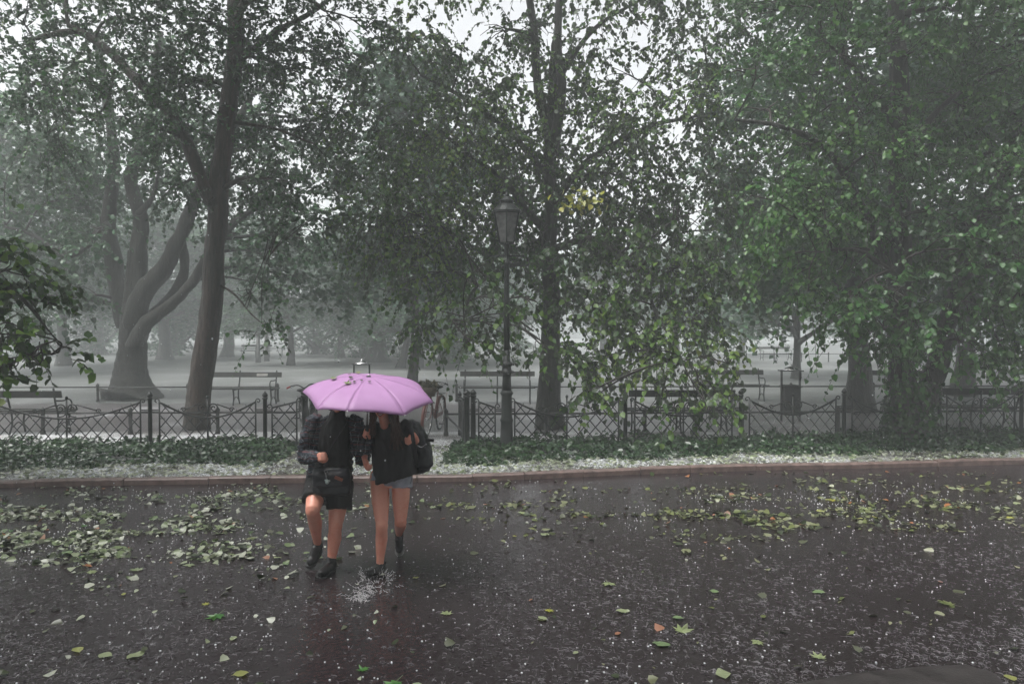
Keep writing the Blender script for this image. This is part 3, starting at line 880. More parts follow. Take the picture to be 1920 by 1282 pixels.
# low bough hanging in from a tree that stands just out of view on the left
Y0 = 9.6
b0 = [(-60, 470, 60, 55), (20, 505, 50, 38), (-40, 560, 60, 55), (50, 570, 50, 34), (15, 630, 50, 36), (85, 630, 42, 24), (110, 660, 22, 20), (-40, 650, 40, 40), (10, 695, 18, 20, 9.5, 1.2), (60, 670, 26, 16),
      (-180, 480, 90, 80), (-300, 420, 90, 80), (-200, 330, 90, 80), (-330, 280, 90, 90), (-420, 460, 80, 80), (-250, 600, 70, 60), (-400, 120, 100, 90), (-260, 160, 90, 80), (-300, 20, 90, 80)]
l0 = [(PP([(-330, 560), (-220, 480), (-80, 500), (40, 560), (110, 640)], Y0), 0.07, 0.015),
      (PP([(-330, 420), (-270, 320), (-200, 230)], Y0), 0.07, 0.02)]
make_tree('hanging_bough_tree', 'dark leafy bough hanging in at the left edge above the bench', G(-330, 905, GZ),
          PP([(-330, 912), (-335, 700), (-330, 500), (-325, 300), (-315, 50)], Y0 + 1.2), 0.2, 0.08, l0,
          PB(b0, Y0, 0.5), 0.11, 11, 50, M['leaf_linden'], M['bark2'], droop=0.5, length=0.5, hang=0.5)

# trees of the park further back, each grown from one of four crowns
def park_tree_proto(seed, H, trunk_h, cr, leaf, n_blob, per):
    global rng
    rng = np.random.default_rng(seed)
    b = []
    for k in range(n_blob):
        a = rng.uniform(0, 2 * math.pi); rr = cr * math.sqrt(rng.random()) * 0.85
        zz = trunk_h + (H - trunk_h) * rng.random() ** 0.85
        sh = 1.0 - 0.55 * max(0, (zz - trunk_h) / (H - trunk_h) - 0.4)
        low = 0.8 if zz < trunk_h + 1.5 else 1.0
        b.append(((rr * sh * math.cos(a), rr * sh * math.sin(a), zz), (cr * 0.30 * low,) * 2 + (cr * 0.26,), 1.0, 1.0))
    tr = [(0, 0, -0.1), (0.1, 0.05, H * 0.2), (-0.08, 0.1, H * 0.42), (0.1, -0.1, H * 0.62), (0, 0, H * 0.86)]
    lim = []
    for k in range(5):
        a = 2 * math.pi * k / 5 + rng.uniform(-0.4, 0.4)
        z0 = trunk_h * rng.uniform(0.8, 1.5)
        e = np.array([math.cos(a), math.sin(a), 0])
        lim.append(([np.array((0, 0.05, z0)), e * cr * 0.35 + (0, 0, z0 + 1.2), e * cr * 0.7 + (0, 0, z0 + 2.6)], 0.13, 0.03))
    return make_tree('park_tree', 'x', (0, 0, 0), [np.array(p, float) for p in tr], 0.32, 0.08, lim, b, leaf, 8, per, M['leaf_far'], M['bark2'], droop=0.4, length=1.0, tmpl=LEAFQ, flare=0.6, subs=2)

protos = [park_tree_proto(21, 14.5, 3.6, 5.2, 0.26, 40, 11.0), park_tree_proto(22, 16.5, 4.6, 4.6, 0.26, 40, 11.0), park_tree_proto(23, 12.0, 2.2, 4.6, 0.26, 38, 11.0)]
rng = np.random.default_rng(77)
# px of trunk, distance, prototype, scale, trunk spread, lean, label
PARK = [(1612, 18.6, 1, 0.86, 1.05, R(-3), 'hazy pale trunk leaning left just behind the twin-stemmed tree'),
        (1806, 22.5, 0, 0.95, 0.95, R(1), 'pale trunk in the mist right of the twin-stemmed tree'),
        (1493, 30.0, 2, 0.9, 0.55, 0, 'thin misty tree rising behind the right litter bin'),
        (772, 25.0, 1, 0.80, 0.62, R(2), 'slim grey trunk rising behind the umbrella'),
        (750, 38.0, 0, 0.7, 0.9, R(11), 'trunk leaning to the right beside the slim grey trunk'),
        (425, 52.0, 0, 0.95, 1.3, R(2), 'hazy trunk with a wide foot between the leaning trunk and the far posts'),
        (545, 40.0, 1, 0.75, 0.8, R(-2), 'misty tree above the back of the plaque bench'),
        (640, 50.0, 1, 0.85, 0.8, 0, 'straight misty trunk left of the litter bin lid'),
        (708, 44.0, 2, 1.0, 2.0, 0, 'broad misty tree mass left of the slim grey trunk'),
        (850, 43.0, 2, 0.95, 1.6, 0, 'misty bushy tree between umbrella and lamp post'),
        (310, 48.0, 0, 1.1, 1.2, 0, 'hazy tree seen between the maple and the leaning trunk'),
        (120, 40.0, 1, 1.0, 1.0, 0, 'hazy tree left of the old maple'),
        (-40, 32.0, 0, 1.05, 1.0, 0, 'hazy tree at the left edge behind the hanging bough'),
        (1130, 50.0, 0, 0.85, 1.0, 0, 'faint tree in the mist behind the drooping linden'),
        (1270, 42.0, 1, 0.70, 0.9, 0, 'faint tree in the mist right of the linden trunk'),
        (1390, 54.0, 0, 0.80, 0.9, 0, 'pale misty tree in the gap between the linden and the twin-stemmed tree'),
        (970, 58.0, 1, 0.80, 0.9, 0, 'faint tree in the mist behind the lamp post'),
        (1700, 40.0, 0, 0.85, 1.0, 0, 'misty tree behind the left stem of the twin-stemmed tree'),
        (1930, 34.0, 2, 1.0, 1.0, 0, 'misty tree at the right edge')]
used = set()
for px, Y, pi, sc_, thick, lean, label in PARK:
    o = protos[pi] if pi not in used else copy_tree(protos[pi])
    used.add(pi)
    x = (px - 960) / FPX * Y
    o.location = (x, Y, GZ - 0.05)
    o.scale = (sc_, sc_, sc_ * (0.62 if Y > 32 else 0.8))
    o.rotation_euler = (0, lean, rng.uniform(0, 6.28) if abs(lean) < 0.01 else 0)
    o['label'] = label; o['group'] = 'park trees in the mist'
    for ch in o.children:
        if ch.name.startswith('trunk'):
            ch.scale = (thick, thick, 1)
sp_ = park_tree_proto(29, 4.6, 0.5, 3.0, 0.2, 26, 13.0)
rng = np.random.default_rng(78)
fs_ = True
for px, Y, sc_, lab in ((330, 56, 1.0, 'misty shrub behind the trunks left of the leaning tree'), (590, 57, 0.9, 'misty shrub between the straight misty trunk and the misty tree'),
                        (690, 52, 1.2, 'large misty shrub left of the litter bin lid'), (830, 47, 1.0, 'pale shrub right of the slim grey trunk'), (1760, 52, 1.1, 'faint shrub behind the twin-stemmed tree'), (60, 54, 1.2, 'misty shrub behind the hanging bough'), (190, 58, 1.1, 'misty shrub left of the old maple')):
    o = sp_ if fs_ else copy_tree(sp_)
    fs_ = False
    o.name = 'shrub'
    o.location = ((px - 960) / FPX * Y, Y, GZ - 0.05); o.scale = (sc_ * 1.2, sc_ * 1.2, sc_); o.rotation_euler = (0, 0, rng.uniform(0, 6.28))
    o['label'] = lab; o['category'] = 'shrub'; o['group'] = 'shrubs in the mist'
k = 0
for Y, x0, x1, n in ((66, -52, 52, 9), (84, -66, 66, 9)):
    for x in np.linspace(x0, x1, n):
        if Y < 70 and x > -8: continue
        o = copy_tree(protos[int(rng.integers(0, 3))])
        s_ = rng.uniform(0.95, 1.1)
        o.location = (x + rng.uniform(-2, 2), Y + rng.uniform(-3, 3), GZ - 0.05)
        o.scale = (s_, s_, s_ * 0.75)
        o.rotation_euler = (0, 0, rng.uniform(0, 6.28))
        o['label'] = 'faint tree fading into the mist in the far row of the park'
        o['group'] = 'far row of trees in the mist'

# unseen trees added on the camera's side, their crowns shading road and near haze
for x, y, pi, s_, lab in ((-6.0, -4.5, 1, 1.1, 'unseen tree added for shade behind the camera'), (6.0, -4.2, 1, 1.1, 'unseen tree added for shade to the right behind the camera'),
                          (0.3, -7.5, 1, 1.1, 'unseen tree added for shade further back behind the camera'), (-13, -2.0, 0, 1.15, 'unseen tree added for shade on the near side far to the left'), (13.5, -2.0, 0, 1.15, 'unseen tree added for shade on the near side far to the right'),
                          (-19, 1.0, 1, 1.15, 'unseen tree added for shade on the near side furthest to the left'), (19.5, 1.0, 1, 1.15, 'unseen tree added for shade on the near side furthest to the right')):
    o = copy_tree(protos[pi])
    o.location = (x, y, 0.0); o.scale = (s_ * 1.3, s_ * 1.3, s_); o.rotation_euler = (0, 0, rng.uniform(0, 6.28))
    o['label'] = lab; o['group'] = 'unseen trees added to shade the road'
    for ch in o.children:
        if ch.name.startswith('trunk'): ch.scale = (1, 1, 1)
# ------------------------------------------------------------------ wrought-iron fence
def spiral(c, r0, turns, start, sgn, ux, uz, n=22):
    out = []
    for i in range(n + 1):
        t = i / n
        a = start + sgn * turns * 2 * math.pi * t
        r = r0 * (1 - 0.82 * t)
        out.append(np.array(c) + r * (math.cos(a) * ux + math.sin(a) * uz))
    return out

UZ = np.array((0, 0, 1.0))
def fence_post(parent, p, h, r=0.036, lab=None):
    off = np.array(parent.location)
    mb = MB(off=off)
    mb.lathe(p - (0, 0, 0.05), [(r * 1.25, 0), (r * 1.25, 0.12), (r, 0.15), (r, h - 0.10), (r * 1.3, h - 0.095), (r * 1.3, h - 0.065), (r * 0.9, h - 0.06)], 12)
    o = mb.build('post', M['iron'], parent, True)
    f = MB(off=off)
    f.lathe(p + (0, 0, h - 0.112), [(r * 0.6, 0), (r * 1.15, 0.012), (r * 1.4, 0.035), (r * 1.1, 0.062), (r * 0.5, 0.085), (r * 0.15, 0.105)], 12)
    fo = f.build('finial', M['iron'], o, True)
    return o

def fence_panel(parent, a, b, full=True, zt=0.80, dip=0.27, right_high=False):
    """a, b: foot points of the two stiles; concave top rail, diamond lattice, spike and scrolls"""
    off = np.array(parent.location)
    a, b = np.array(a, float), np.array(b, float)
    L = np.linalg.norm(b - a); ux = (b - a) / L
    def rail(x):
        t = x / L
        if not full:
            return zt - 0.05 + 0.10 * (t - 0.5) * (1 if right_high else -1)
        return zt - dip * (1 - (2 * t - 1) ** 2) ** 1.15
    def pt(x, z):
        return a + ux * x + UZ * z
    fr = MB(off=off)
    for x0, s in ((0, 1), (L, -1)):
        top = rail(x0) + 0.02
        fr.tube([pt(x0, -0.05), pt(x0, top)], 0.0145, 6)
        fr.tube(spiral(pt(x0 - s * 0.045, top), 0.045, 1.15, 0 if s > 0 else math.pi, 1 if s > 0 else -1, ux, UZ, 14)[:13], 0.0105, 5)
    xs = np.linspace(0, L, 26)
    fr.tube([pt(x, rail(x)) for x in xs], 0.018, 6)
    fr.tube([pt(0, 0.06), pt(L, 0.06)], 0.009, 5)
    panel = fr.build('panel', M['iron'], parent, True)
    th = MB(off=off)
    nth = int(L / 0.15)
    for i in range(1, nth):
        x = L * i / nth
        th.tube([pt(x, rail(x) + 0.008), pt(x - 0.004, rail(x) + 0.045)], [0.009, 0.003], 4)
    link('rail_thorns', th.mesh('rail_thorns'), M['iron'], panel)['kind'] = 'stuff'
    la = MB(off=off)
    k, step = 1.15, 0.21
    zmax = zt + 0.1
    for sgn in (1, -1):
        n0 = int(zmax / k / step) + 2
        m = int(L / step) + 1
        for i in range(-n0, m + n0):
            x0 = (i + 0.5) * (L / m)
            run = []
            for z in np.linspace(0.06, zmax, 40):
                x = x0 + sgn * z / k
                ok = 0.0 <= x <= L and z <= rail(min(max(x, 0), L))
                if ok: run.append(pt(x, z) + np.array((0, 0.004 * sgn, 0)))
                elif len(run) > 1: break
                else: run = []
            if len(run) > 1:
                la.tube([run[0], run[-1]], 0.0095, 4)
    for z in (0.28, 0.52):
        for x0, s in ((0, 1), (L, -1)):
            la.tube([pt(x0, z), pt(x0 + s * 0.1, z)], 0.006, 4)
    link('lattice', la.mesh('lattice'), M['iron'], panel)['kind'] = 'stuff'
    if full:
        sp = MB(off=off)
        zc = rail(L / 2)
        sp.tube([pt(L / 2, -0.05), pt(L / 2, zc + 0.33)], 0.015, 7)
        sp.ball(pt(L / 2, zc + 0.355), 0.026, 8, (1, 1, 1.25))
        sp.ball(pt(L / 2, zc + 0.10), 0.020, 8)
        sp.build('spike', M['iron'], panel, True)
        for s in (1, -1):
            sc = MB(off=off)
            sc.tube(spiral(pt(L / 2 + s * 0.105, zc + 0.17), 0.085, 1.5, math.pi if s > 0 else 0, -s, ux, UZ), 0.011, 5)
            sc.tube(bezier([pt(L / 2 + s * 0.02, zc + 0.17), pt(L / 2 + s * 0.03, zc + 0.06), pt(L / 2 + s * 0.16, zc + 0.02)], 4), 0.011, 5)
            x2 = L / 2 + s * min(0.52, L * 0.25)
            sc.tube([pt(L / 2 + s * 0.16, zc + 0.235), pt(x2 - s * 0.02, rail(x2) + 0.075)], 0.011, 5)
            sc.tube(spiral(pt(x2, rail(x2) + 0.065), 0.045, 1.3, math.pi if s < 0 else 0, s, ux, UZ, 14), 0.0105, 5)
            sc.build('scroll', M['iron'], panel, True)
    return panel

def connect(parent, a, b):
    off = np.array(parent.location)
    mb = MB(off=off)
    a, b = np.array(a), np.array(b)
    for z in (0.64, 0.67):
        mb.tube([a + UZ * z, b + UZ * z], 0.011, 6)
    mb.build('clamp_bar', M['iron'], parent)

def FP(px, Y):
    return np.array(((px - 960) / FPX * Y, Y, GZ))

def fence_run(parent, nodes, skip_clamp=False):
    """nodes: list of (px, Y); posts at nodes, panel between neighbours"""
    for i, (px, Y) in enumerate(nodes):
        fence_post(parent, FP(px, Y), 1.0 + 0.015 * math.sin(px))
    for (p0, y0), (p1, y1) in zip(nodes[:-1], nodes[1:]):
        A, B = FP(p0, y0), FP(p1, y1)
        u = nrm(B - A)
        a, b = A + u * 0.16, B - u * 0.16
        fence_panel(parent, a, b)
        connect(parent, A, a); connect(parent, b, B)

lf_ = empty('iron_fence', FP(280, 12.7), 'black wrought-iron fence with diamond lattice left of the gateway', 'fence', 'iron fences along the verge')
fence_run(lf_, [(-390, 12.4), (-36, 12.5), (280, 12.7), (496, 12.75)])
A, B = FP(496, 12.75), FP(571, 12.8)
u = nrm(B - A)
fence_panel(lf_, A + u * 0.12, B - u * 0.14, False, right_high=True); connect(lf_, A, A + u * 0.12); connect(lf_, B - u * 0.14, B)
fence_post(lf_, B, 1.03, 0.055)

rf_ = empty('iron_fence', FP(1173, 12.9), 'black wrought-iron fence with diamond lattice right of the gateway', 'fence', 'iron fences along the verge')
A, B = FP(880, 12.75), FP(950, 12.8)
u = nrm(B - A)
fence_post(rf_, FP(875, 12.72), 1.03, 0.05); fence_post(rf_, FP(887, 12.78), 1.03, 0.045)
fence_panel(rf_, A + u * 0.16, B - u * 0.20, False); connect(rf_, A, A + u * 0.16); connect(rf_, B - u * 0.20, B)
A, B = FP(950, 12.8), FP(1173, 12.9); u = nrm(B - A)
fence_panel(rf_, A + u * 0.14, B - u * 0.12); connect(rf_, B - u * 0.12, B); connect(rf_, A, A + u * 0.14)
fence_run(rf_, [(1173, 12.9), (1390, 13.05), (1584, 13.3), (1763, 13.65), (1917, 14.05), (2080, 14.5)])

# the two leaves of the gate, swung open along the path
def gate_leaf(px, label):
    A = FP(px[0], px[1]); B = FP(px[2], px[3])
    g = empty('garden_gate', A, label, 'gate', 'gate leaves swung open')
    fence_post(g, B, 0.86, 0.03)
    fence_panel(g, A + nrm(B - A) * 0.06, B - nrm(B - A) * 0.05, False)
    connect(g, A, A + nrm(B - A) * 0.06); connect(g, B - nrm(B - A) * 0.05, B)
gate_leaf((869, 12.95, 862, 14.4), 'open iron gate leaf seen edge-on right of the gateway')
gate_leaf((580, 12.95, 592, 14.3), 'open iron gate leaf left of the gateway, mostly behind the umbrella')

# ------------------------------------------------------------------ street lamp
Lp = FP(950, 12.6); Lp[2] = GZ
lamp = empty('street_lamp', Lp, 'tall black iron street lamp with glass lantern standing in the fence line', 'street lamp')
mb = MB(off=Lp)
mb.lathe(Lp, [(0.13, 0), (0.13, 0.10), (0.115, 0.13), (0.10, 0.45), (0.105, 0.48), (0.115, 0.50), (0.105, 0.53), (0.093, 0.56), (0.088, 0.92), (0.10, 0.945), (0.115, 0.965), (0.10, 0.99), (0.082, 1.02)], 20)
base_o = mb.build('base_column', M['lamp_iron'], lamp, True)
mb = MB(off=Lp)
mb.lathe(Lp, [(0.08, 1.015), (0.072, 1.22), (0.072, 1.30), (0.11, 1.31), (0.115, 1.345), (0.085, 1.36), (0.075, 1.40), (0.075, 1.42), (0.10, 1.44), (0.105, 1.47), (0.085, 1.49), (0.062, 1.52), (0.055, 1.7)], 20)
for k in range(8):
    a = 2 * math.pi * k / 8
    for z in (1.33, 1.455):
        mb.ball(Lp + (0.112 * math.cos(a), 0.112 * math.sin(a), z), 0.02, 8)
mb.build('collar', M['lamp_iron'], lamp, True)
mb = MB(off=Lp)
mb.lathe(Lp, [(0.054, 1.69), (0.050, 2.3), (0.062, 2.315), (0.062, 2.345), (0.050, 2.36), (0.042, 3.15), (0.055, 3.17), (0.055, 3.20), (0.038, 3.22), (0.034, 3.42), (0.06, 3.47), (0.05, 3.50), (0.03, 3.53)], 16)
mb.tube([Lp + (-0.28, 0, 3.30), Lp + (0.28, 0, 3.30)], 0.012, 6)
for s_ in (-1, 1):
    mb.ball(Lp + (s_ * 0.285, 0, 3.30), 0.022, 8)
mb.build('shaft', M['lamp_iron'], lamp, True)
zb, zt, rb, rt, NS = 3.52, 4.02, 0.135, 0.235, 6
fr = MB(off=Lp)
for k in range(NS):
    a, a2 = 2 * math.pi * (k + 0.5) / NS, 2 * math.pi * (k + 1.5) / NS
    pb = Lp + (rb * math.cos(a), rb * math.sin(a), zb); pt_ = Lp + (rt * math.cos(a), rt * math.sin(a), zt)
    pb2 = Lp + (rb * math.cos(a2), rb * math.sin(a2), zb); pt2 = Lp + (rt * math.cos(a2), rt * math.sin(a2), zt)
    fr.tube([pb, pt_], 0.013, 6); fr.tube([pb, pb2], 0.014, 6); fr.tube([pt_, pt2], 0.016, 6)
    fr.tube([Lp + (0.03 * math.cos(a), 0.03 * math.sin(a), zb - 0.02), pb], 0.01, 5)
    fr.tube([pt_, pt_ + (0.02 * math.cos(a), 0.02 * math.sin(a), 0.06)], [0.012, 0.004], 5)
lan = fr.build('lantern_frame', M['lamp_iron'], lamp)
for k in range(NS):
    a, a2 = 2 * math.pi * (k + 0.5) / NS, 2 * math.pi * (k + 1.5) / NS
    q = []
    for rr, z, an in ((rb, zb, a), (rb, zb, a2), (rt, zt, a2), (rt, zt, a)):
        q.append(np.array((math.cos(an) * (rr - 0.006), math.sin(an) * (rr - 0.006), z)))
    inn = [p * np.array((0.975, 0.975, 1)) for p in q]
    g = MB(); g.add(q + inn, [(0, 1, 2, 3), (7, 6, 5, 4), (0, 4, 5, 1), (1, 5, 6, 2), (2, 6, 7, 3), (3, 7, 4, 0)])
    g.build('glass_pane', M['glass'], lan)
mb = MB(off=Lp)
mb.lathe(Lp, [(0.10, zt + 0.0), (0.262, zt + 0.012), (0.262, zt + 0.03), (0.20, zt + 0.09), (0.13, zt + 0.15), (0.115, zt + 0.16), (0.115, zt + 0.20), (0.13, zt + 0.21), (0.06, zt + 0.27), (0.02, zt + 0.29), (0.025, zt + 0.32), (0.005, zt + 0.37)], 12)
mb.build('lantern_roof', M['lamp_iron'], lamp)
mb = MB(off=Lp)
mb.lathe(Lp, [(0.02, zb), (0.02, zb + 0.08), (0.05, zb + 0.12), (0.06, zb + 0.2), (0.05, zb + 0.3), (0.015, zb + 0.34)], 12)
mb.build('bulb', M['glass'], lamp, True)

# ------------------------------------------------------------------ benches
def make_bench(W=2.1, plaque=False):
    r = empty('park_bench', (0, 0, 0), 'x', 'bench', 'park benches')
    for k in range(5):
        mb = MB().box((0, 0.02 + 0.085 * k, 0.44 + (0.012 if k in (0, 4) else 0)), (W, 0.07, 0.035))
        mb.build('seat_slat', M['bench_wood'], r)
    for z, h in ((0.80, 0.14),):
        mb = MB().box((0, 0.45 + (z - 0.5) * 0.25, z), (W, 0.03, h), Matrix.Rotation(R(-14), 3, 'X'))
        bo = mb.build('back_plank', M['bench_wood'], r)
    for x in (-W / 2 + 0.14, 0, W / 2 - 0.14):
        mb = MB()
        mb.tube(bezier([(x, 0.0, -0.02), (x, 0.06, 0.2), (x, 0.02, 0.415)], 5), 0.02, 6)
        mb.tube(bezier([(x, 0.50, -0.02), (x, 0.40, 0.2), (x, 0.42, 0.42), (x, 0.50, 0.66), (x, 0.55, 0.92)], 5), 0.02, 6)
        mb.tube([(x, 0.0, 0.41), (x, 0.43, 0.41)], 0.018, 6)
        mb.tube(bezier([(x, 0.08, 0.14), (x, 0.22, 0.22), (x, 0.38, 0.14)], 5), 0.013, 6)
        if x != 0:
            mb.tube(bezier([(x, 0.0, 0.42), (x, -0.04, 0.58), (x, 0.05, 0.66), (x, 0.25, 0.65), (x, 0.49, 0.67)], 5), 0.016, 6)
        mb.build('leg', M['iron'], r, True)
    if plaque:
        MB().box((W * 0.27, 0.500, 0.80), (0.30, 0.008, 0.07), Matrix.Rotation(R(-14), 3, 'X')).build('plaque', M['plaque'], r)
    return r
bench = make_bench()
pbench = make_bench(2.3, True)
first = True
# px of the centre, distance, facing (0 = towards us), label
for px, Y, rz, lab in ((46, 14.9, math.pi, 'dark bench close behind the left fence, its back to us'),
                       (1268, 15.1, math.pi, 'dark bench close behind the right fence under the drooping linden, its back to us'),
                       (1800, 15.6, math.pi, 'bench seen through the fence right of the twin-stemmed tree, its back to us'),
                       (932, 20.3, 0, 'pale misty bench across the path behind the lamp post'),
                       (1374, 21.0, 0, 'faint misty bench across the path left of the right litter bin'),
                       (1690, 20.8, 0, 'faint bench across the path behind the twin-stemmed tree')):
    o = bench if first else copy_tree(bench)
    first = False
    x = (px - 960) / FPX * Y
    o.location = (x, Y, GZ - 0.012); o.rotation_euler = (0, 0, rz); o['label'] = lab
Y = 19.9
pbench.location = ((436 - 960) / FPX * Y, Y, GZ - 0.012)
pbench['label'] = 'misty bench across the path with a pale plaque on its back plank'
for px, Y, lab in ((478, 52.0, 'tiny hazy bench far off between the leaning trunk and the misty trees'), (1458, 46.0, 'tiny faint bench far off above the right litter bin')):
    o = copy_tree(bench)
    o.location = ((px - 960) / FPX * Y, Y, GZ + 0.03); o.rotation_euler = (0, 0, R(6)); o['label'] = lab

# ------------------------------------------------------------------ low rails along the path and lawn
def low_rail(label, p0, p1, n, h=0.45, drop=None):
    A, B = np.array(p0), np.array(p1)
    r = empty('low_rail', A, label, 'rail', 'low rails along the park paths')
    for i in range(n + 1):
        p = A + (B - A) * i / n
        MB(off=A).lathe(p - (0, 0, 0.05), [(0.05, 0), (0.05, 0.10), (0.036, 0.13), (0.036, h + 0.03), (0.046, h + 0.04), (0.046, h + 0.075), (0.028, h + 0.10), (0.01, h + 0.125)], 10).build('post', M['rail'], r, True)
    for i in range(n):
        a, b = A + (B - A) * i / n, A + (B - A) * (i + 1) / n
        u = nrm(b - a)
        MB(off=A).tube([a + u * 0.03 + UZ * (h - 0.04), b - u * 0.03 + UZ * (h - 0.04)], 0.021, 7).build('rail_bar', M['rail'], r, True)
    if drop is not None:
        MB(off=A).tube([A + UZ * (h - 0.06), np.array(drop)], 0.02, 7).build('brace', M['rail'], r, True)
    return r
low_rail('low rail just behind the left fence', FP(570, 14.6), FP(-420, 14.4), 6)
low_rail('low rail just behind the right fence starting beside the bicycle', FP(836, 14.3), FP(2100, 15.0), 7, drop=FP(872, 13.3) + (0, 0, 0.16))
low_rail('hazy low rail along the far side of the path on the left', FP(520, 20.9), FP(-330, 20.7), 5)
low_rail('hazy low rail along the far side of the path on the right', FP(856, 20.9), FP(2250, 21.4), 9)
low_rail('faint low rail far off at the end of the lawn', FP(330, 55), FP(1000, 58), 14, 0.6)
low_rail('faint low rail far off beyond the right lawn', FP(1400, 44), FP(1750, 46), 7, 0.55)

# ------------------------------------------------------------------ litter bins
def make_bin():
    r = empty('litter_bin', (0, 0, 0), 'x', 'bin', 'litter bins by the path')
    for s in (-1, 1):
        MB().box((s * 0.205, 0, 0.56), (0.035, 0.05, 1.16)).build('side_post', M['bin'], r)
    mb = MB()
    w0, w1 = 0.155, 0.18
    vs = [(x * w, y * w * 0.8, z) for z, w in ((0.16, w0), (0.80, w1)) for x, y in ((-1, -1), (1, -1), (1, 1), (-1, 1))]
    vs += [(x * (w1 - 0.015), y * (w1 - 0.015) * 0.8, 0.80) for x, y in ((-1, -1), (1, -1), (1, 1), (-1, 1))]
    vs += [(x * (w0 - 0.01), y * (w0 - 0.01) * 0.8, 0.2) for x, y in ((-1, -1), (1, -1), (1, 1), (-1, 1))]
    fs = [(3, 2, 1, 0)] + [(k, (k + 1) % 4, 4 + (k + 1) % 4, 4 + k) for k in range(4)] + [(4 + k, 4 + (k + 1) % 4, 8 + (k + 1) % 4, 8 + k) for k in range(4)] + [(8 + k, 8 + (k + 1) % 4, 12 + (k + 1) % 4, 12 + k) for k in range(4)] + [(12, 13, 14, 15)]
    b = mb.add(vs, fs).build('bucket', M['bin'], r)
    MB().box((0, 0, 0.77), (0.40, 0.33, 0.03)).build('hoop', M['bin'], b)
    rf = MB()
    rf.box((0, 0, 1.12), (0.46, 0.34, 0.022))
    rf.build('cross_bar', M['bin'], r)
    rf = MB().lathe((0, 0, 1.132), [(0.20, 0), (0.195, 0.012), (0.13, 0.05), (0.05, 0.08), (0.025, 0.09), (0.03, 0.115), (0.008, 0.135)], 20)
    rf.build('lid', M['chrome'], r, True)
    return r
b_ = make_bin()
b_.location = tuple(FP(678, 19.6)); b_['label'] = 'litter bin with shiny pointed lid rising just above the umbrella'
c_ = copy_tree(b_)
c_.location = tuple(FP(1483, 16.6)); c_['label'] = 'grey litter bin standing on the path behind the right fence'

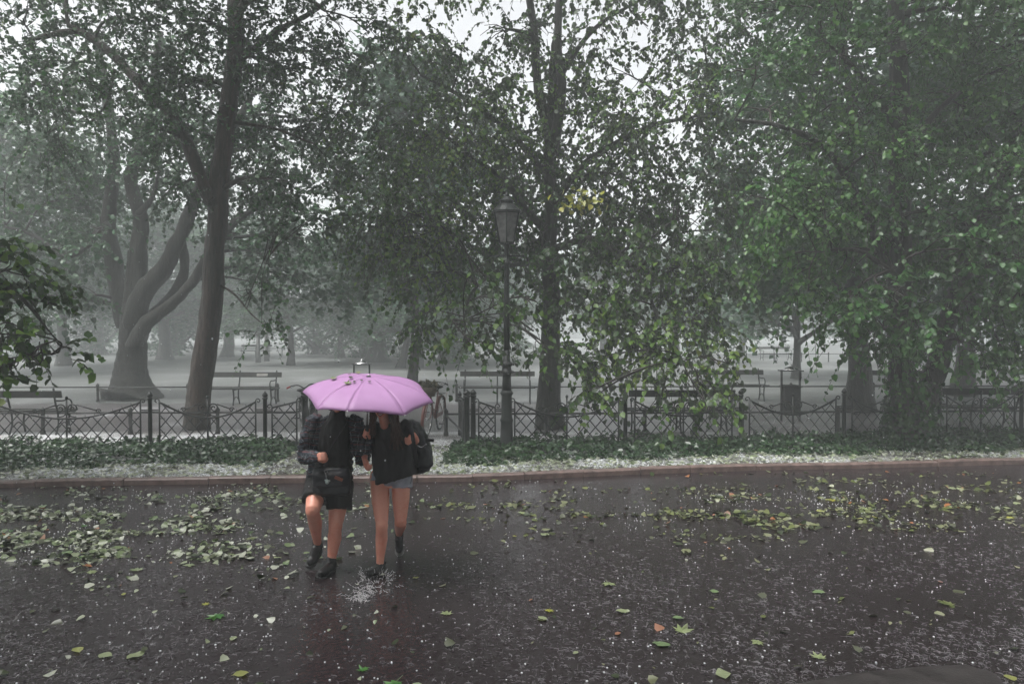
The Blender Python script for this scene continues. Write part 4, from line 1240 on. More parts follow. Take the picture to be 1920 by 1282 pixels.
# ------------------------------------------------------------------ bicycles
def make_bicycle(label, loc, rz, paint, flowers=True, lean=R(4)):
    r = empty('bicycle', loc, label, 'bicycle', 'bicycles left by the gateway', rz)
    r.rotation_euler = (0, lean, rz)
    RW, HB = 0.335, 0.53         # wheel radius, half wheelbase; front wheel towards -y
    for nm, y in (('front', -HB), ('rear', HB)):
        w_ = MB()
        c = [(0, y + RW * math.cos(a), RW + RW * math.sin(a)) for a in np.linspace(0, 2 * math.pi, 33)]
        w_.tube(c, 0.021, 8, caps=False)
        wo_ = w_.build('wheel', M['rubber'], r, True)
        rm = MB(); rm.tube([(0, y + (RW - 0.028) * math.cos(a), RW + (RW - 0.028) * math.sin(a)) for a in np.linspace(0, 2 * math.pi, 33)], 0.011, 6, caps=False)
        rm.build('rim', M['chrome'], wo_, True)
        sp = MB()
        for k in range(18):
            a = 2 * math.pi * k / 18
            sp.tube([((-1) ** k * 0.025, y, RW), (0, y + (RW - 0.03) * math.cos(a), RW + (RW - 0.03) * math.sin(a))], 0.0018, 3)
        sp.tube([(-0.04, y, RW), (0.04, y, RW)], 0.02, 8)
        link('spokes', sp.mesh('spokes'), M['chrome'], wo_)['kind'] = 'stuff'
        mg = MB()
        a0, a1 = (R(55), R(200)) if nm == 'front' else (R(-15), R(165))
        arc = [(y + (RW + 0.04) * math.cos(a), RW + (RW + 0.04) * math.sin(a)) for a in np.linspace(a0, a1, 14)]
        vs = [(x, yy, zz + (0.0 if x == 0 else -0.012)) for yy, zz in arc for x in (-0.032, 0, 0.032)]
        mg.add(vs, [(i * 3 + j, i * 3 + j + 1, i * 3 + 4 + j, i * 3 + 3 + j) for i in range(13) for j in range(2)])
        mo = mg.build('mudguard', paint, r, True)
        sm = mo.modifiers.new('s', 'SOLIDIFY'); sm.thickness = 0.004
    fr = MB()
    bb, head_b, head_t, seat_t = (0, 0.05, 0.28), (0, -0.36, 0.66), (0, -0.40, 0.86), (0, 0.24, 0.80)
    for a, b, q in ((bb, head_b, 0.018), (bb, seat_t, 0.017), (head_b, head_t, 0.021)):
        fr.tube([a, b], q, 8)
    fr.tube(bezier([head_t, (0, -0.15, 0.5), (0, 0.12, 0.45)], 5), 0.015, 8)
    for s in (-1, 1):
        fr.tube([(s * 0.012, 0.06, 0.28), (s * 0.06, HB, RW)], 0.009, 6)
        fr.tube([(s * 0.012, 0.2, 0.7), (s * 0.06, HB, RW)], 0.008, 6)
        fr.tube(bezier([(s * 0.035, -0.36, 0.68), (s * 0.05, -0.42, 0.5), (s * 0.05, -HB, RW)], 4), 0.011, 6)
        fr.tube([(s * 0.05, HB + 0.01, RW), (s * 0.055, HB + 0.28, RW + 0.40)], 0.005, 4)
    fr.tube([(-0.04, -0.36, 0.68), (0.04, -0.36, 0.68)], 0.016, 8)
    fr.build('frame', paint, r, True)
    hb_ = MB()
    hb_.tube([head_t, (0, -0.40, 0.99)], 0.013, 8)
    hb_.tube(bezier([(-0.29, -0.20, 0.985), (-0.20, -0.30, 1.03), (-0.10, -0.42, 1.04), (0, -0.42, 0.985), (0.10, -0.42, 1.04), (0.20, -0.30, 1.03), (0.29, -0.20, 0.985)], 5), 0.0115, 8)
    ho_ = hb_.build('handlebar', M['chrome'] if flowers else M['bike_black'], r, True)
    for s in (-1, 1):
        MB().tube([(s * 0.29, -0.20, 0.985), (s * 0.235, -0.265, 1.015)], 0.017, 8).build('grip', M['rubber'] if flowers else M['red_grip'], ho_, True)
        MB().tube(bezier([(s * 0.16, -0.40, 1.03), (s * 0.22, -0.36, 1.0), (s * 0.27, -0.29, 0.97)], 4), 0.006, 5).build('brake_lever', M['chrome'], ho_, True)
    sd_ = MB().rings([((0, 0.26, 0.86), 0.05, 0.10), ((0, 0.26, 0.885), 0.095, 0.13), ((0, 0.26, 0.91), 0.09, 0.125), ((0, 0.26, 0.925), 0.05, 0.08)], 16)
    so_ = sd_.build('saddle', M['rubber'], r, True)
    MB().tube([seat_t, (0, 0.255, 0.87)], 0.013, 7).build('seat_post', M['chrome'], so_, True)
    MB().box((0.05, 0.28, 0.34), (0.012, 0.48, 0.08)).build('chain_guard', paint, r)
    for s in (-1, 1):
        MB().box((s * 0.13, 0.05 + s * 0.1, 0.28 - s * 0.12), (0.09, 0.06, 0.02)).build('pedal', M['rubber'], r)
        MB().tube([(s * 0.05, 0.05, 0.28), (s * 0.085, 0.05 + s * 0.1, 0.28 - s * 0.12)], 0.009, 6).build('crank', M['chrome'], r)
    MB().box((0, HB - 0.02, 0.74), (0.12, 0.34, 0.015)).build('carrier', M['bike_black'], r)
    MB().lathe((0, -0.47, 0.80), [(0.01, -0.02), (0.045, 0), (0.05, 0.05), (0.01, 0.06)], 12).build('headlight', M['chrome'], r, True)
    if flowers:
        bk = MB()
        bk.rings([((0, -0.58, 0.78), 0.13, 0.10, 0.8), ((0, -0.58, 0.86), 0.155, 0.12, 0.8), ((0, -0.58, 0.95), 0.18, 0.135, 0.8), ((0, -0.58, 0.955), 0.165, 0.12, 0.8), ((0, -0.58, 0.80), 0.12, 0.09, 0.8)], 20)
        bo = bk.build('basket', M['wicker'], r, True)
        n = 260
        u = rand_unit(n) * (rng.random((n, 1)) ** 0.4)
        pos = np.array((0, -0.58, 0.96)) + u * np.array((0.19, 0.14, 0.10))
        V, F = leaf_geo(pos, rand_unit(n) + (0, 0, 0.3), rand_unit(n), rng.uniform(0.04, 0.09, n), LEAF4)
        link('flowers', fast_mesh('flowers', V, [F]), M['dry_flower'], bo)['kind'] = 'stuff'
    return r
make_bicycle('reddish bicycle with a basket of flowers standing on the path right of the umbrella', tuple(FP(812, 14.7)), R(-8), M['bike_red'], True, R(3))
make_bicycle('bicycle with a red grip mostly hidden behind the umbrella and left gate post', tuple(FP(572, 13.9)), R(20), M['bike_black'], False, R(-3))
for px, Y, h, lab in ((484, 43.0, 1.7, 'thin dark post far off left of the misty trees'), (500, 45.0, 2.2, 'second thin dark post far off left of the misty trees'), (789, 38.0, 2.2, 'thin grey post far off right of the slim grey trunk')):
    p = FP(px, Y)
    r_ = empty('bollard', p, lab, 'post', 'posts far off in the park')
    MB(off=p).lathe(p - (0, 0, 0.05), [(0.17, 0), (0.17, 0.5), (0.12, 0.6), (0.11, h)], 10).build('shaft', M['rail'], r_, True)
    MB(off=p).lathe(p + (0, 0, h - 0.055), [(0.14, 0), (0.15, 0.1), (0.06, 0.18)], 10).build('cap', M['rail'], r_, True)
# ------------------------------------------------------------------ umbrella
UC = P(690, 744, 6.33)
umb = empty('umbrella', UC, 'lilac folding umbrella with wet leaves on it held over the running pair', 'umbrella')
UMM = Matrix.Rotation(R(4.0), 3, 'Y') @ Matrix.Rotation(R(9.5), 3, 'X')
umb.rotation_euler = UMM.to_euler()
UM = np.array(UMM)
def U(p): return UC + UM @ np.array(p, float)          # umbrella frame -> place
RU, HU = 0.565, 0.180
ang = [R(a) for a in (2, 48, 95, 124, 181, 226, 270, 315)]
ang = [-a for a in ang]                                 # clockwise as seen from above: front ribs towards the camera
def rib_pt(a, t):
    tip = 0.03 * math.sin(3 * a)
    return np.array((RU * math.sin(t * 1.25) / math.sin(1.25) * math.cos(a), RU * math.sin(t * 1.25) / math.sin(1.25) * math.sin(a), HU * (1 - t ** 1.75) + tip * t * t))
NT, NG = 12, 8
vs, fs = [], []
for g in range(8):
    a0, a1 = ang[g], ang[(g + 1) % 8]
    if g == 7: a1 -= 2 * math.pi
    for k in range(NG + 1):
        f = k / NG
        for i in range(NT + 1):
            t = i / NT
            p = rib_pt(a0, t) * (1 - f) + rib_pt(a1, t) * f
            sag = math.sin(math.pi * f)
            p = p * (1 - 0.022 * sag * t ** 4) + np.array((0, 0, 0.007 * sag * t ** 3 - 0.010 * sag * t * (1 - t)))
            p[2] += (0.007 * mnoise.noise((p[0] * 9, p[1] * 9, 2)) + 0.004 * mnoise.noise((p[0] * 22, p[1] * 22, 7))) * t * sag
            vs.append(p)
for g in range(8):
    for c in range(g * (NG + 1), g * (NG + 1) + NG):
        for i in range(NT):
            a, b = c * (NT + 1) + i, (c + 1) * (NT + 1) + i
            fs.append((a, a + 1, b + 1, b))
me = bpy.data.meshes.new('canopy'); me.from_pydata([tuple(v) for v in vs], [], fs)
bm = bmesh.new(); bm.from_mesh(me)
bm.normal_update()
if sum(f.normal.z for f in bm.faces) < 0: bmesh.ops.reverse_faces(bm, faces=bm.faces)
bm.to_mesh(me); bm.free()
cano = link('canopy', me, M['umbrella'], umb)
for p_ in me.polygons: p_.use_smooth = True
so = cano.modifiers.new('cloth', 'SOLIDIFY'); so.thickness = 0.002
for a in ang:
    rb_ = MB(); rb_.tube([rib_pt(a, t) - np.array((0, 0, 0.006)) for t in np.linspace(0.04, 1, 12)], 0.0028, 5)
    ro = rb_.build('rib', M['chrome'], umb, True)
    MB().tube([rib_pt(a, 0.55) - np.array((0, 0, 0.008)), (0, 0, HU - 0.20)], 0.0025, 5).build('stretcher', M['chrome'], ro)
    MB().tube([rib_pt(a, 0.985), rib_pt(a, 1.0) * 1.02 - np.array((0, 0, 0.003))], 0.005, 6).build('rib_tip', M['chrome'], ro)
    sm_ = MB(); sm_.tube([rib_pt(a, t) + np.array((0, 0, 0.0012)) for t in np.linspace(0.05, 1, 12)], 0.0011, 4)
    sm_.build('seam', M['umbrella'], cano, True)
MB().tube([(0, 0, HU + 0.015), (0, 0, -0.26)], 0.0065, 8).build('shaft', M['chrome'], umb, True)
MB().lathe((0, 0, HU - 0.004), [(0.022, 0), (0.02, 0.008), (0.008, 0.010), (0.006, 0.014), (0.003, 0.018)], 10).build('ferrule', M['rubber'], umb, True)
MB().lathe((0, 0, -0.40), [(0.012, 0), (0.017, 0.01), (0.015, 0.06), (0.016, 0.11), (0.012, 0.15)], 12).build('handle', M['rubber'], umb, True)

def umb_leaf(px, py, mat, size, label, shape='maple'):
    """leaf lying on the canopy: walk down the sight line until it meets the cloth"""
    best, bp = 9, None
    for Yq in np.linspace(5.7, 7.0, 260):
        q = UM.T @ (P(px, py, Yq) - UC)
        rr = math.hypot(q[0], q[1])
        if rr > RU: continue
        t = math.asin(min(1, rr / RU * math.sin(1.25))) / 1.25
        dz = abs(q[2] - HU * (1 - t ** 1.75))
        if dz < best: best, bp = dz, q
        if dz < 0.004: break
    if bp is None: return
    bp = bp + np.array((0, 0, 0.008))
    me = maple_leaf(len(label)) if shape == 'maple' else oval_leaf(len(label))
    me.materials.append(M[mat])
    o = bpy.data.objects.new('fallen_leaf', me); COL.objects.link(o)
    o.location = tuple(U(bp))
    n_ = UM @ nrm((bp[0] * 0.5, bp[1] * 0.5, 1))
    o.rotation_mode = 'QUATERNION'
    o.rotation_quaternion = Vector(n_).to_track_quat('Z', 'X')
    o.scale = (size,) * 3
    tag(o, label, 'leaf', 'leaves lying on the umbrella')

# ------------------------------------------------------------------ the two people
def to_mesh_remeshed(mb, name, voxel, smooth=4, wrinkle=0.0, wfreq=16.0, stretch=(1, 1, 1)):
    me = mb.mesh(name)
    o = bpy.data.objects.new('tmp', me); COL.objects.link(o)
    r = o.modifiers.new('r', 'REMESH'); r.mode = 'VOXEL'; r.voxel_size = voxel; r.use_smooth_shade = True
    s_ = o.modifiers.new('s', 'SMOOTH'); s_.factor = 0.5; s_.iterations = smooth
    dg = bpy.context.evaluated_depsgraph_get()
    out = bpy.data.meshes.new_from_object(o.evaluated_get(dg))
    out.name = name
    bpy.data.objects.remove(o); bpy.data.meshes.remove(me)
    if wrinkle:
        n = len(out.vertices)
        co = np.empty(n * 3, np.float32); out.vertices.foreach_get('co', co); co = co.reshape(-1, 3)
        no = np.empty(n * 3, np.float32); out.vertices.foreach_get('normal', no); no = no.reshape(-1, 3)
        q = co * wfreq * np.array(stretch)
        d = np.array([abs(mnoise.noise(Vector(p))) * 1.6 - 0.4 + 0.5 * mnoise.noise(Vector(p * 2.3)) for p in q])
        out.vertices.foreach_set('co', (co + no * (d * wrinkle)[:, None]).astype(np.float32).ravel())
    out.polygons.foreach_set('use_smooth', np.ones(len(out.polygons), dtype=bool))
    out.update()
    return out

def part(mb, name, mat, parent, voxel=0.011, **kw):
    return link(name, to_mesh_remeshed(mb, name, voxel, **kw), mat, parent)

def hand(mb, wrist, f, n, sc=1.0, curl=1.0, thumb=1):
    """palm and five bent fingers; f: wrist to knuckles, n: the way the fingers curl, thumb side +-"""
    wrist, f = np.array(wrist), nrm(f)
    n = nrm(np.array(n) - f * np.dot(n, f))
    s = np.cross(n, f) * thumb
    k = sc
    for j, o in enumerate((-0.026, -0.009, 0.009, 0.024)):
        mb.tube([wrist + s * o * 0.6 * k, wrist + f * 0.045 * k + s * o * k, wrist + f * 0.085 * k + s * o * k], [0.017 * k, 0.0165 * k, 0.0125 * k], 10, round_caps=True)
    for o, ln in ((-0.030, 0.80), (-0.0105, 0.94), (0.0095, 1.0), (0.0285, 0.92)):
        b = wrist + f * 0.086 * k + s * o * k
        p1 = b + (f * 0.022 + n * 0.026 * curl) * ln * k
        p2 = p1 + (-f * 0.016 * curl + f * 0.02 * (1 - curl) + n * 0.022) * ln * k
        p3 = p2 + (-f * 0.022 * curl + f * 0.018 * (1 - curl) - n * 0.006 * curl) * ln * k
        mb.tube([b, p1, p2, p3], [0.0105 * k, 0.0098 * k, 0.009 * k, 0.008 * k], 9, round_caps=True)
    t0 = wrist + f * 0.022 * k + s * 0.028 * k + n * 0.008 * k
    t1 = t0 + f * 0.036 * k + s * 0.016 * k + n * 0.012 * k
    t2 = t1 + f * 0.022 * k - s * 0.004 * k + n * 0.022 * k
    t3 = t2 + f * 0.006 * k - s * 0.018 * k + n * 0.012 * k
    mb.tube([t0, t1, t2, t3], [0.0155 * k, 0.0125 * k, 0.0112 * k, 0.0095 * k], 9, round_caps=True)

def head(mb, c, k=1.0, nod=0.0):
    c = np.array(c)
    mb.ball(c + (0, 0.012 * k, 0.022 * k), 1.0, 20, (0.075 * k, 0.093 * k, 0.092 * k))
    mb.ball(c + (0, -0.018 * k, -0.035 * k), 1.0, 18, (0.060 * k, 0.066 * k, 0.075 * k))
    mb.ball(c + (0, -0.060 * k, -0.094 * k), 1.0, 12, (0.026 * k, 0.022 * k, 0.020 * k))           # chin
    mb.tube([c + (0, -0.082 * k, 0.006 * k), c + (0, -0.098 * k, -0.018 * k), c + (0, -0.104 * k, -0.036 * k)], [0.008 * k, 0.011 * k, 0.0135 * k], 8, round_caps=True)
    for s in (-1, 1):
        mb.ball(c + (s * 0.014 * k, -0.090 * k, -0.038 * k), 0.010 * k, 8)
        mb.ball(c + (s * 0.036 * k, -0.060 * k, -0.030 * k), 0.026 * k, 10)                        # cheek
        mb.ball(c + (s * 0.078 * k, 0.012 * k, -0.008 * k), 1.0, 10, (0.009 * k, 0.02 * k, 0.032 * k))  # ear
        mb.tube([c + (s * 0.012 * k, -0.083 * k, 0.024 * k), c + (s * 0.045 * k, -0.070 * k, 0.024 * k)], 0.009 * k, 8, round_caps=True)

def face_parts(root, c, k, off, smile):
    c = np.array(c)
    for s in (-1, 1):
        e = MB(off=off).ball(c + (s * 0.031 * k, -0.073 * k, 0.004 * k), 0.0125 * k, 12).build('eye', M['eye'], root, True)
        MB(off=off).ball(c + (s * 0.031 * k, -0.0815 * k, 0.004 * k), 0.0055 * k, 10).build('iris', M['iris'], e, True)
        MB(off=off).tube(bezier([c + (s * 0.014 * k, -0.086 * k, 0.030 * k), c + (s * 0.032 * k, -0.084 * k, 0.036 * k), c + (s * 0.050 * k, -0.070 * k, 0.029 * k)], 4), [0.0035 * k] * 8 + [0.0015 * k], 6).build('eyebrow', M['hair_dark'], root, True)
    w_ = 0.030 if smile else 0.023
    zl = -0.066
    up = bezier([c + (-w_ * k, -0.074 * k, (zl + 0.007 * smile) * k), c + (-0.008 * k, -0.0885 * k, (zl + 0.003) * k), c + (0, -0.090 * k, (zl + 0.001) * k), c + (0.008 * k, -0.0885 * k, (zl + 0.003) * k), c + (w_ * k, -0.074 * k, (zl + 0.007 * smile) * k)], 4)
    lo = bezier([c + (-w_ * k, -0.074 * k, (zl + 0.006 * smile) * k), c + (0, -0.088 * k, (zl - 0.012 - 0.006 * smile) * k), c + (w_ * k, -0.074 * k, (zl + 0.006 * smile) * k)], 6)
    m_ = MB(off=off)
    m_.tube(up, [0.002 * k] + [0.0045 * k] * (len(up) - 2) + [0.002 * k], 7)
    m_.tube(lo, [0.002 * k] + [0.0055 * k] * (len(lo) - 2) + [0.002 * k], 7)
    li = m_.build('lips', M['lip'], root, True)
    if smile:
        te = MB(off=off)
        te.tube(bezier([c + (-0.024 * k, -0.0745 * k, (zl - 0.001) * k), c + (0, -0.0855 * k, (zl - 0.006) * k), c + (0.024 * k, -0.0745 * k, (zl - 0.001) * k)], 6), 0.0062 * k, 8)
        te.build('teeth', M['teeth'], li, True)

def shoe(parent, off, ankle, heel, toe, top, name='shoe', pale_sole=False, k=1.0):
    ankle, heel, toe, top = (np.array(q, float) for q in (ankle, heel, toe, top))
    ax = nrm(toe - heel); dn = nrm(np.cross(np.cross(ax, ankle - heel), ax)) * -1
    m = MB(off=off)
    m.tube([top, ankle, heel * 0.4 + ankle * 0.6 + ax * 0.012], [0.046 * k, 0.047 * k, 0.045 * k], 14, round_caps=True)
    ins = ankle + ax * 0.05 * k - dn * 0.002
    ball_ = heel * 0.32 + toe * 0.68
    m.tube([heel + ax * 0.025 * k, heel * 0.7 + toe * 0.3, ball_, toe - ax * 0.035 * k], [0.036 * k, 0.037 * k, 0.046 * k, 0.037 * k], 14, round_caps=True)
    m.tube([ankle - dn * 0.0 + ax * 0.01, ins, ball_ - dn * 0.012 * k], [0.045 * k, 0.041 * k, 0.036 * k], 12, round_caps=True)
    o = part(m, name, M['shoe'], parent, 0.0075, smooth=3, wrinkle=0.0025, wfreq=30)
    s_ = MB(off=off)
    side = nrm(np.cross(dn, ax))
    outl = [(-0.012, 0.026), (0.03, 0.034), (0.10, 0.032), (0.17, 0.045), (0.22, 0.044), (0.252, 0.028), (0.262, 0.0)]
    Lf = np.linalg.norm(toe - heel) + 0.02 * k
    poly = [(x / 0.262 * Lf, y * k * 1.02) for x, y in outl] + [(x / 0.262 * Lf, -y * k * 1.02) for x, y in outl[::-1][1:]] + [(-0.02, 0)]
    vs = [heel + ax * x + side * y + dn * dd * k for dd in (0.022, 0.042) for x, y in poly]
    n = len(poly)
    s_.add(vs, [tuple(range(n)), tuple(range(2 * n - 1, n - 1, -1))] + [(i, n + i, n + (i + 1) % n, (i + 1) % n) for i in range(n)])
    so_ = s_.build('sole', M['sole_pale'] if pale_sole else M['sole'], o)
    bm = bmesh.new(); bm.from_mesh(so_.data); bmesh.ops.recalc_face_normals(bm, faces=bm.faces); bm.to_mesh(so_.data); bm.free()
    la = MB(off=off)
    for i in range(4):
        q = ankle * (1 - i * 0.22) + ball_ * (i * 0.22) - dn * (0.034 - 0.002 * i) * k + ax * 0.028
        la.tube([q - side * 0.02 * k, q - dn * 0.006, q + side * 0.02 * k], 0.003, 5)
    link('laces', la.mesh('laces', True), M['rubber'], o)
    return o

# --- left person: plaid shirt open over black, black shorts, black boots
A0 = G(622, 1082, 0.0)
pa_ = empty('person', A0, 'running person in dark plaid shirt, black shorts and boots, left of the pair', 'person', 'two people sharing the umbrella')
ha = P(635, 748, 6.43)
grip = U((0, 0, -0.315))
wrA = grip + np.array((0.012, 0.078, -0.045))
sh_l, el_l, wr_l = P(588, 791, 6.5), P(571, 856, 6.52), P(596, 857, 6.29)
sh_r, el_r = P(666, 793, 6.5), P(680, 862, 6.55)
b = MB(off=A0)
head(b, ha, 1.0)
b.tube([ha + (0, 0.02, -0.06), P(630, 784, 6.47), P(628, 800, 6.52)], [0.052, 0.056, 0.075], 14, round_caps=True)
b.rings([(P(617, 915, 6.62), 0.12, 0.09), (P(617, 900, 6.62), 0.155, 0.105), (P(619, 880, 6.6), 0.15, 0.10), (P(623, 850, 6.59), 0.135, 0.085), (P(626, 815, 6.57), 0.155, 0.08), (P(628, 799, 6.55), 0.155, 0.065), (P(629, 789, 6.53), 0.09, 0.05)], 24)
b.tube([sh_l, el_l * 0.5 + sh_l * 0.5, el_l], [0.052, 0.047, 0.038], 12, round_caps=True)
b.tube([el_l, el_l * 0.6 + wr_l * 0.4, wr_l], [0.039, 0.038, 0.026], 12, round_caps=True)
b.tube([sh_r, el_r * 0.5 + sh_r * 0.5, el_r], [0.052, 0.047, 0.038], 12, round_caps=True)
b.tube([el_r, el_r * 0.6 + wrA * 0.4, wrA], [0.039, 0.038, 0.026], 12, round_caps=True)
hand(b, wr_l, (0.55, -0.8, 0.18), (0.85, 0.5, 0.0), 1.0, 1.0, 1)
hand(b, wrA, grip + np.array((0.02, 0, 0.0)) - wrA, (-1, -0.15, 0.0), 0.98, 1.0, -1)
legsA = {'l': (P(598, 905, 6.62), P(586, 956, 6.34), P(596, 1021, 6.68)), 'r': (P(639, 905, 6.62), P(629, 985, 6.5), P(621, 1056, 6.48))}
for h_, k_n, an in legsA.values():
    b.tube([h_, h_ * 0.5 + k_n * 0.5, k_n * 0.9 + h_ * 0.1], [0.092, 0.086, 0.066], 16, round_caps=True)
    b.tube([k_n * 0.96 + h_ * 0.04 + (0, -0.006, 0), k_n, k_n * 0.85 + an * 0.15], [0.062, 0.062, 0.056], 14, round_caps=True)
    cm = k_n * 0.64 + an * 0.36 + np.array((0, 0.020, 0.0))
    b.tube([k_n, cm, k_n * 0.25 + an * 0.75, an], [0.055, 0.062, 0.042, 0.035], 14, round_caps=True)
part(b, 'body', M['skin'], pa_, 0.0075, smooth=5)
face_parts(pa_, ha, 1.0, A0, 0)
hr = MB(off=A0)
hr.ball(ha + (0, 0.022, 0.034), 1.0, 22, (0.086, 0.098, 0.098))
for i in range(46):
    a = rng.uniform(-0.25, math.pi + 0.25)
    st = ha + np.array((0.080 * math.cos(a), 0.03 + 0.085 * math.sin(a), 0.03))
    hr.tube(bezier([st, st + (0.012 * math.cos(a), 0.01, -0.06), st + (rng.normal() * 0.012, 0.01, -0.13)], 4), list(np.linspace(0.014, 0.005, 9)), 6)
part(hr, 'hair', M['hair_dark'], pa_, 0.006, smooth=1, wrinkle=0.003, wfreq=60, stretch=(1, 1, 0.2))
sh = MB(off=A0)
sh.rings([(P(618, 918, 6.63), 0.205, 0.135), (P(618, 890, 6.62), 0.205, 0.135), (P(620, 860, 6.6), 0.195, 0.13), (P(625, 820, 6.56), 0.205, 0.128), (P(628, 797, 6.53), 0.195, 0.105), (P(629, 786, 6.51), 0.14, 0.08), (P(630, 779, 6.50), 0.07, 0.06)], 28)
sh.tube([sh_l + (0.01, 0, 0), sh_l * 0.5 + el_l * 0.5 + (-0.008, 0, 0), el_l + (-0.004, 0.01, -0.008)], [0.078, 0.078, 0.066], 14, round_caps=True)
sh.tube([el_l, el_l * 0.45 + wr_l * 0.55, wr_l * 0.96 + el_l * 0.04], [0.066, 0.058, 0.044], 14, round_caps=True)
sh.tube([sh_r, sh_r * 0.5 + el_r * 0.5, el_r], [0.076, 0.070, 0.060], 14, round_caps=True)
sh.tube([el_r, el_r * 0.45 + wrA * 0.55, wrA * 0.93 + el_r * 0.07], [0.060, 0.052, 0.042], 14, round_caps=True)
part(sh, 'shirt', M['plaid'], pa_, 0.010, smooth=2, wrinkle=0.016, wfreq=19, stretch=(1, 1, 1.5))
te = MB(off=A0)
te.rings([(P(621, 920, 6.55), 0.175, 0.125), (P(621, 890, 6.54), 0.17, 0.125), (P(625, 850, 6.52), 0.15, 0.12), (P(628, 815, 6.49), 0.145, 0.115), (P(630, 795, 6.47), 0.12, 0.09), (P(632, 783, 6.46), 0.075, 0.072), (P(634, 774, 6.45), 0.066, 0.068), (P(635, 768, 6.445), 0.060, 0.064)], 26)
part(te, 'top', M['fabric_black2'], pa_, 0.010, smooth=3, wrinkle=0.014, wfreq=13, stretch=(1, 1, 0.6))
st = MB(off=A0)
st.rings([(P(617, 925, 6.62), 0.17, 0.13), (P(617, 905, 6.62), 0.19, 0.14), (P(617, 885, 6.62), 0.18, 0.13)], 26)
st.tube([P(598, 903, 6.62), P(592, 922, 6.52), P(588, 938, 6.44)], [0.118, 0.112, 0.106], 18)
st.tube([P(639, 903, 6.62), P(637, 930, 6.56), P(636, 955, 6.52)], [0.118, 0.116, 0.116], 18)
part(st, 'shorts', M['fabric_black'], pa_, 0.010, smooth=3, wrinkle=0.010, wfreq=12, stretch=(1, 1, 0.5))
a_ = legsA['l'][2]
shoe(pa_, A0, a_ + (0, 0.0, -0.01), P(600, 1028, 6.75), P(579, 1056, 6.55), a_ + (-0.002, -0.012, 0.028), 'boot')
a_ = legsA['r'][2]
shoe(pa_, A0, a_ + (0, 0.0, -0.015), np.array((a_[0] + 0.008, a_[1] + 0.06, 0.042)), np.array((a_[0] - 0.055, a_[1] - 0.19, 0.042)), a_ + (0, 0, 0.035), 'boot')

# bag hanging in front of the left person
BG = P(622, 900, 6.40)
bag = empty('shoulder_bag', BG, 'black shoulder bag with keyring and orange tag hanging in front of the person in plaid', 'bag')
m = MB(off=BG)
m.rings([(BG + (0.0, 0, -0.13), 0.13, 0.03, 0.7), (BG + (0.0, 0, -0.11), 0.165, 0.055, 0.7), (BG + (0, 0, 0.0), 0.17, 0.062, 0.7), (BG + (0, 0, 0.09), 0.16, 0.05, 0.7), (BG + (0, 0, 0.11), 0.14, 0.025, 0.7)], 28)
part(m, 'bag_body', M['nylon'], bag, 0.010, smooth=3, wrinkle=0.008, wfreq=11)
m = MB(off=BG)
m.rings([(BG + (0.0, -0.012, -0.05), 0.165, 0.060, 0.7), (BG + (0, -0.012, 0.06), 0.168, 0.062, 0.7), (BG + (0, -0.006, 0.115), 0.15, 0.035, 0.7)], 28)
part(m, 'flap', M['nylon'], bag, 0.010, smooth=2, wrinkle=0.006, wfreq=12)
m = MB(off=BG)
m.tube(bezier([BG + (-0.15, 0, 0.08), P(604, 870, 6.40), P(622, 835, 6.36), P(645, 800, 6.38), P(652, 784, 6.46), P(650, 783, 6.56)], 6), 0.019, 8, flat=0.25)
m.build('strap', M['nylon'], bag, True)
kp = P(611, 884, 6.31)
m = MB(off=BG)
m.tube([kp + (0.014 * math.cos(a), 0, 0.014 * math.sin(a)) for a in np.linspace(0, 2 * math.pi, 15)], 0.0025, 6, caps=False)
m.tube([kp + (0.0, 0, -0.014), kp + (0.008, -0.004, -0.065)], 0.003, 6)
kr = m.build('keyring', M['chrome'], bag, True)
MB(off=BG).ball(kp + (0.012, -0.006, -0.085), 1.0, 10, (0.018, 0.012, 0.022)).ball(kp + (0.030, -0.006, -0.076), 0.009, 8).ball(kp + (-0.004, -0.006, -0.072), 0.008, 8).build('charm', M['trinket'], kr, True)
MB(off=BG).box(P(635, 897, 6.315), (0.072, 0.008, 0.026), Matrix.Rotation(R(22), 3, 'Y')).build('leather_tag', M['orange_tag'], bag)

# --- right person: long brown hair, baggy black top, pale denim shorts, sneakers
B0 = G(712, 1082, 0.0)
pb_ = empty('person', B0, 'smiling person with long brown hair, black top and pale shorts, right of the pair', 'person', 'two people sharing the umbrella')
hb2 = P(716, 760, 6.34)
sL, eL, wL = P(700, 803, 6.5), P(683, 846, 6.60), P(684, 862, 6.42)
sR, eR, wR = P(762, 800, 6.52), P(779, 826, 6.62), P(775, 815, 6.42)
b = MB(off=B0)
head(b, hb2, 0.95)
b.tube([hb2 + (0, 0.02, -0.06), P(722, 795, 6.45), P(726, 806, 6.5)], [0.043, 0.047, 0.065], 14, round_caps=True)
b.rings([(P(734, 912, 6.63), 0.11, 0.085), (P(733, 897, 6.63), 0.15, 0.10), (P(733, 880, 6.62), 0.145, 0.098), (P(732, 852, 6.6), 0.115, 0.085), (P(731, 820, 6.56), 0.14, 0.095), (P(730, 805, 6.53), 0.145, 0.08), (P(729, 797, 6.51), 0.09, 0.055)], 24)
b.tube([sL, sL * 0.5 + eL * 0.5, eL], [0.044, 0.040, 0.033], 12, round_caps=True)
b.tube([eL, eL * 0.6 + wL * 0.4, wL], [0.035, 0.034, 0.024], 12, round_caps=True)
b.tube([sR, sR * 0.5 + eR * 0.5, eR], [0.044, 0.041, 0.035], 12, round_caps=True)
b.tube([eR, eR * 0.6 + wR * 0.4, wR], [0.036, 0.035, 0.026], 12, round_caps=True)
hand(b, wL, (0.35, -0.62, -0.55), (0.7, 0.3, -0.3), 0.92, 0.85, 1)
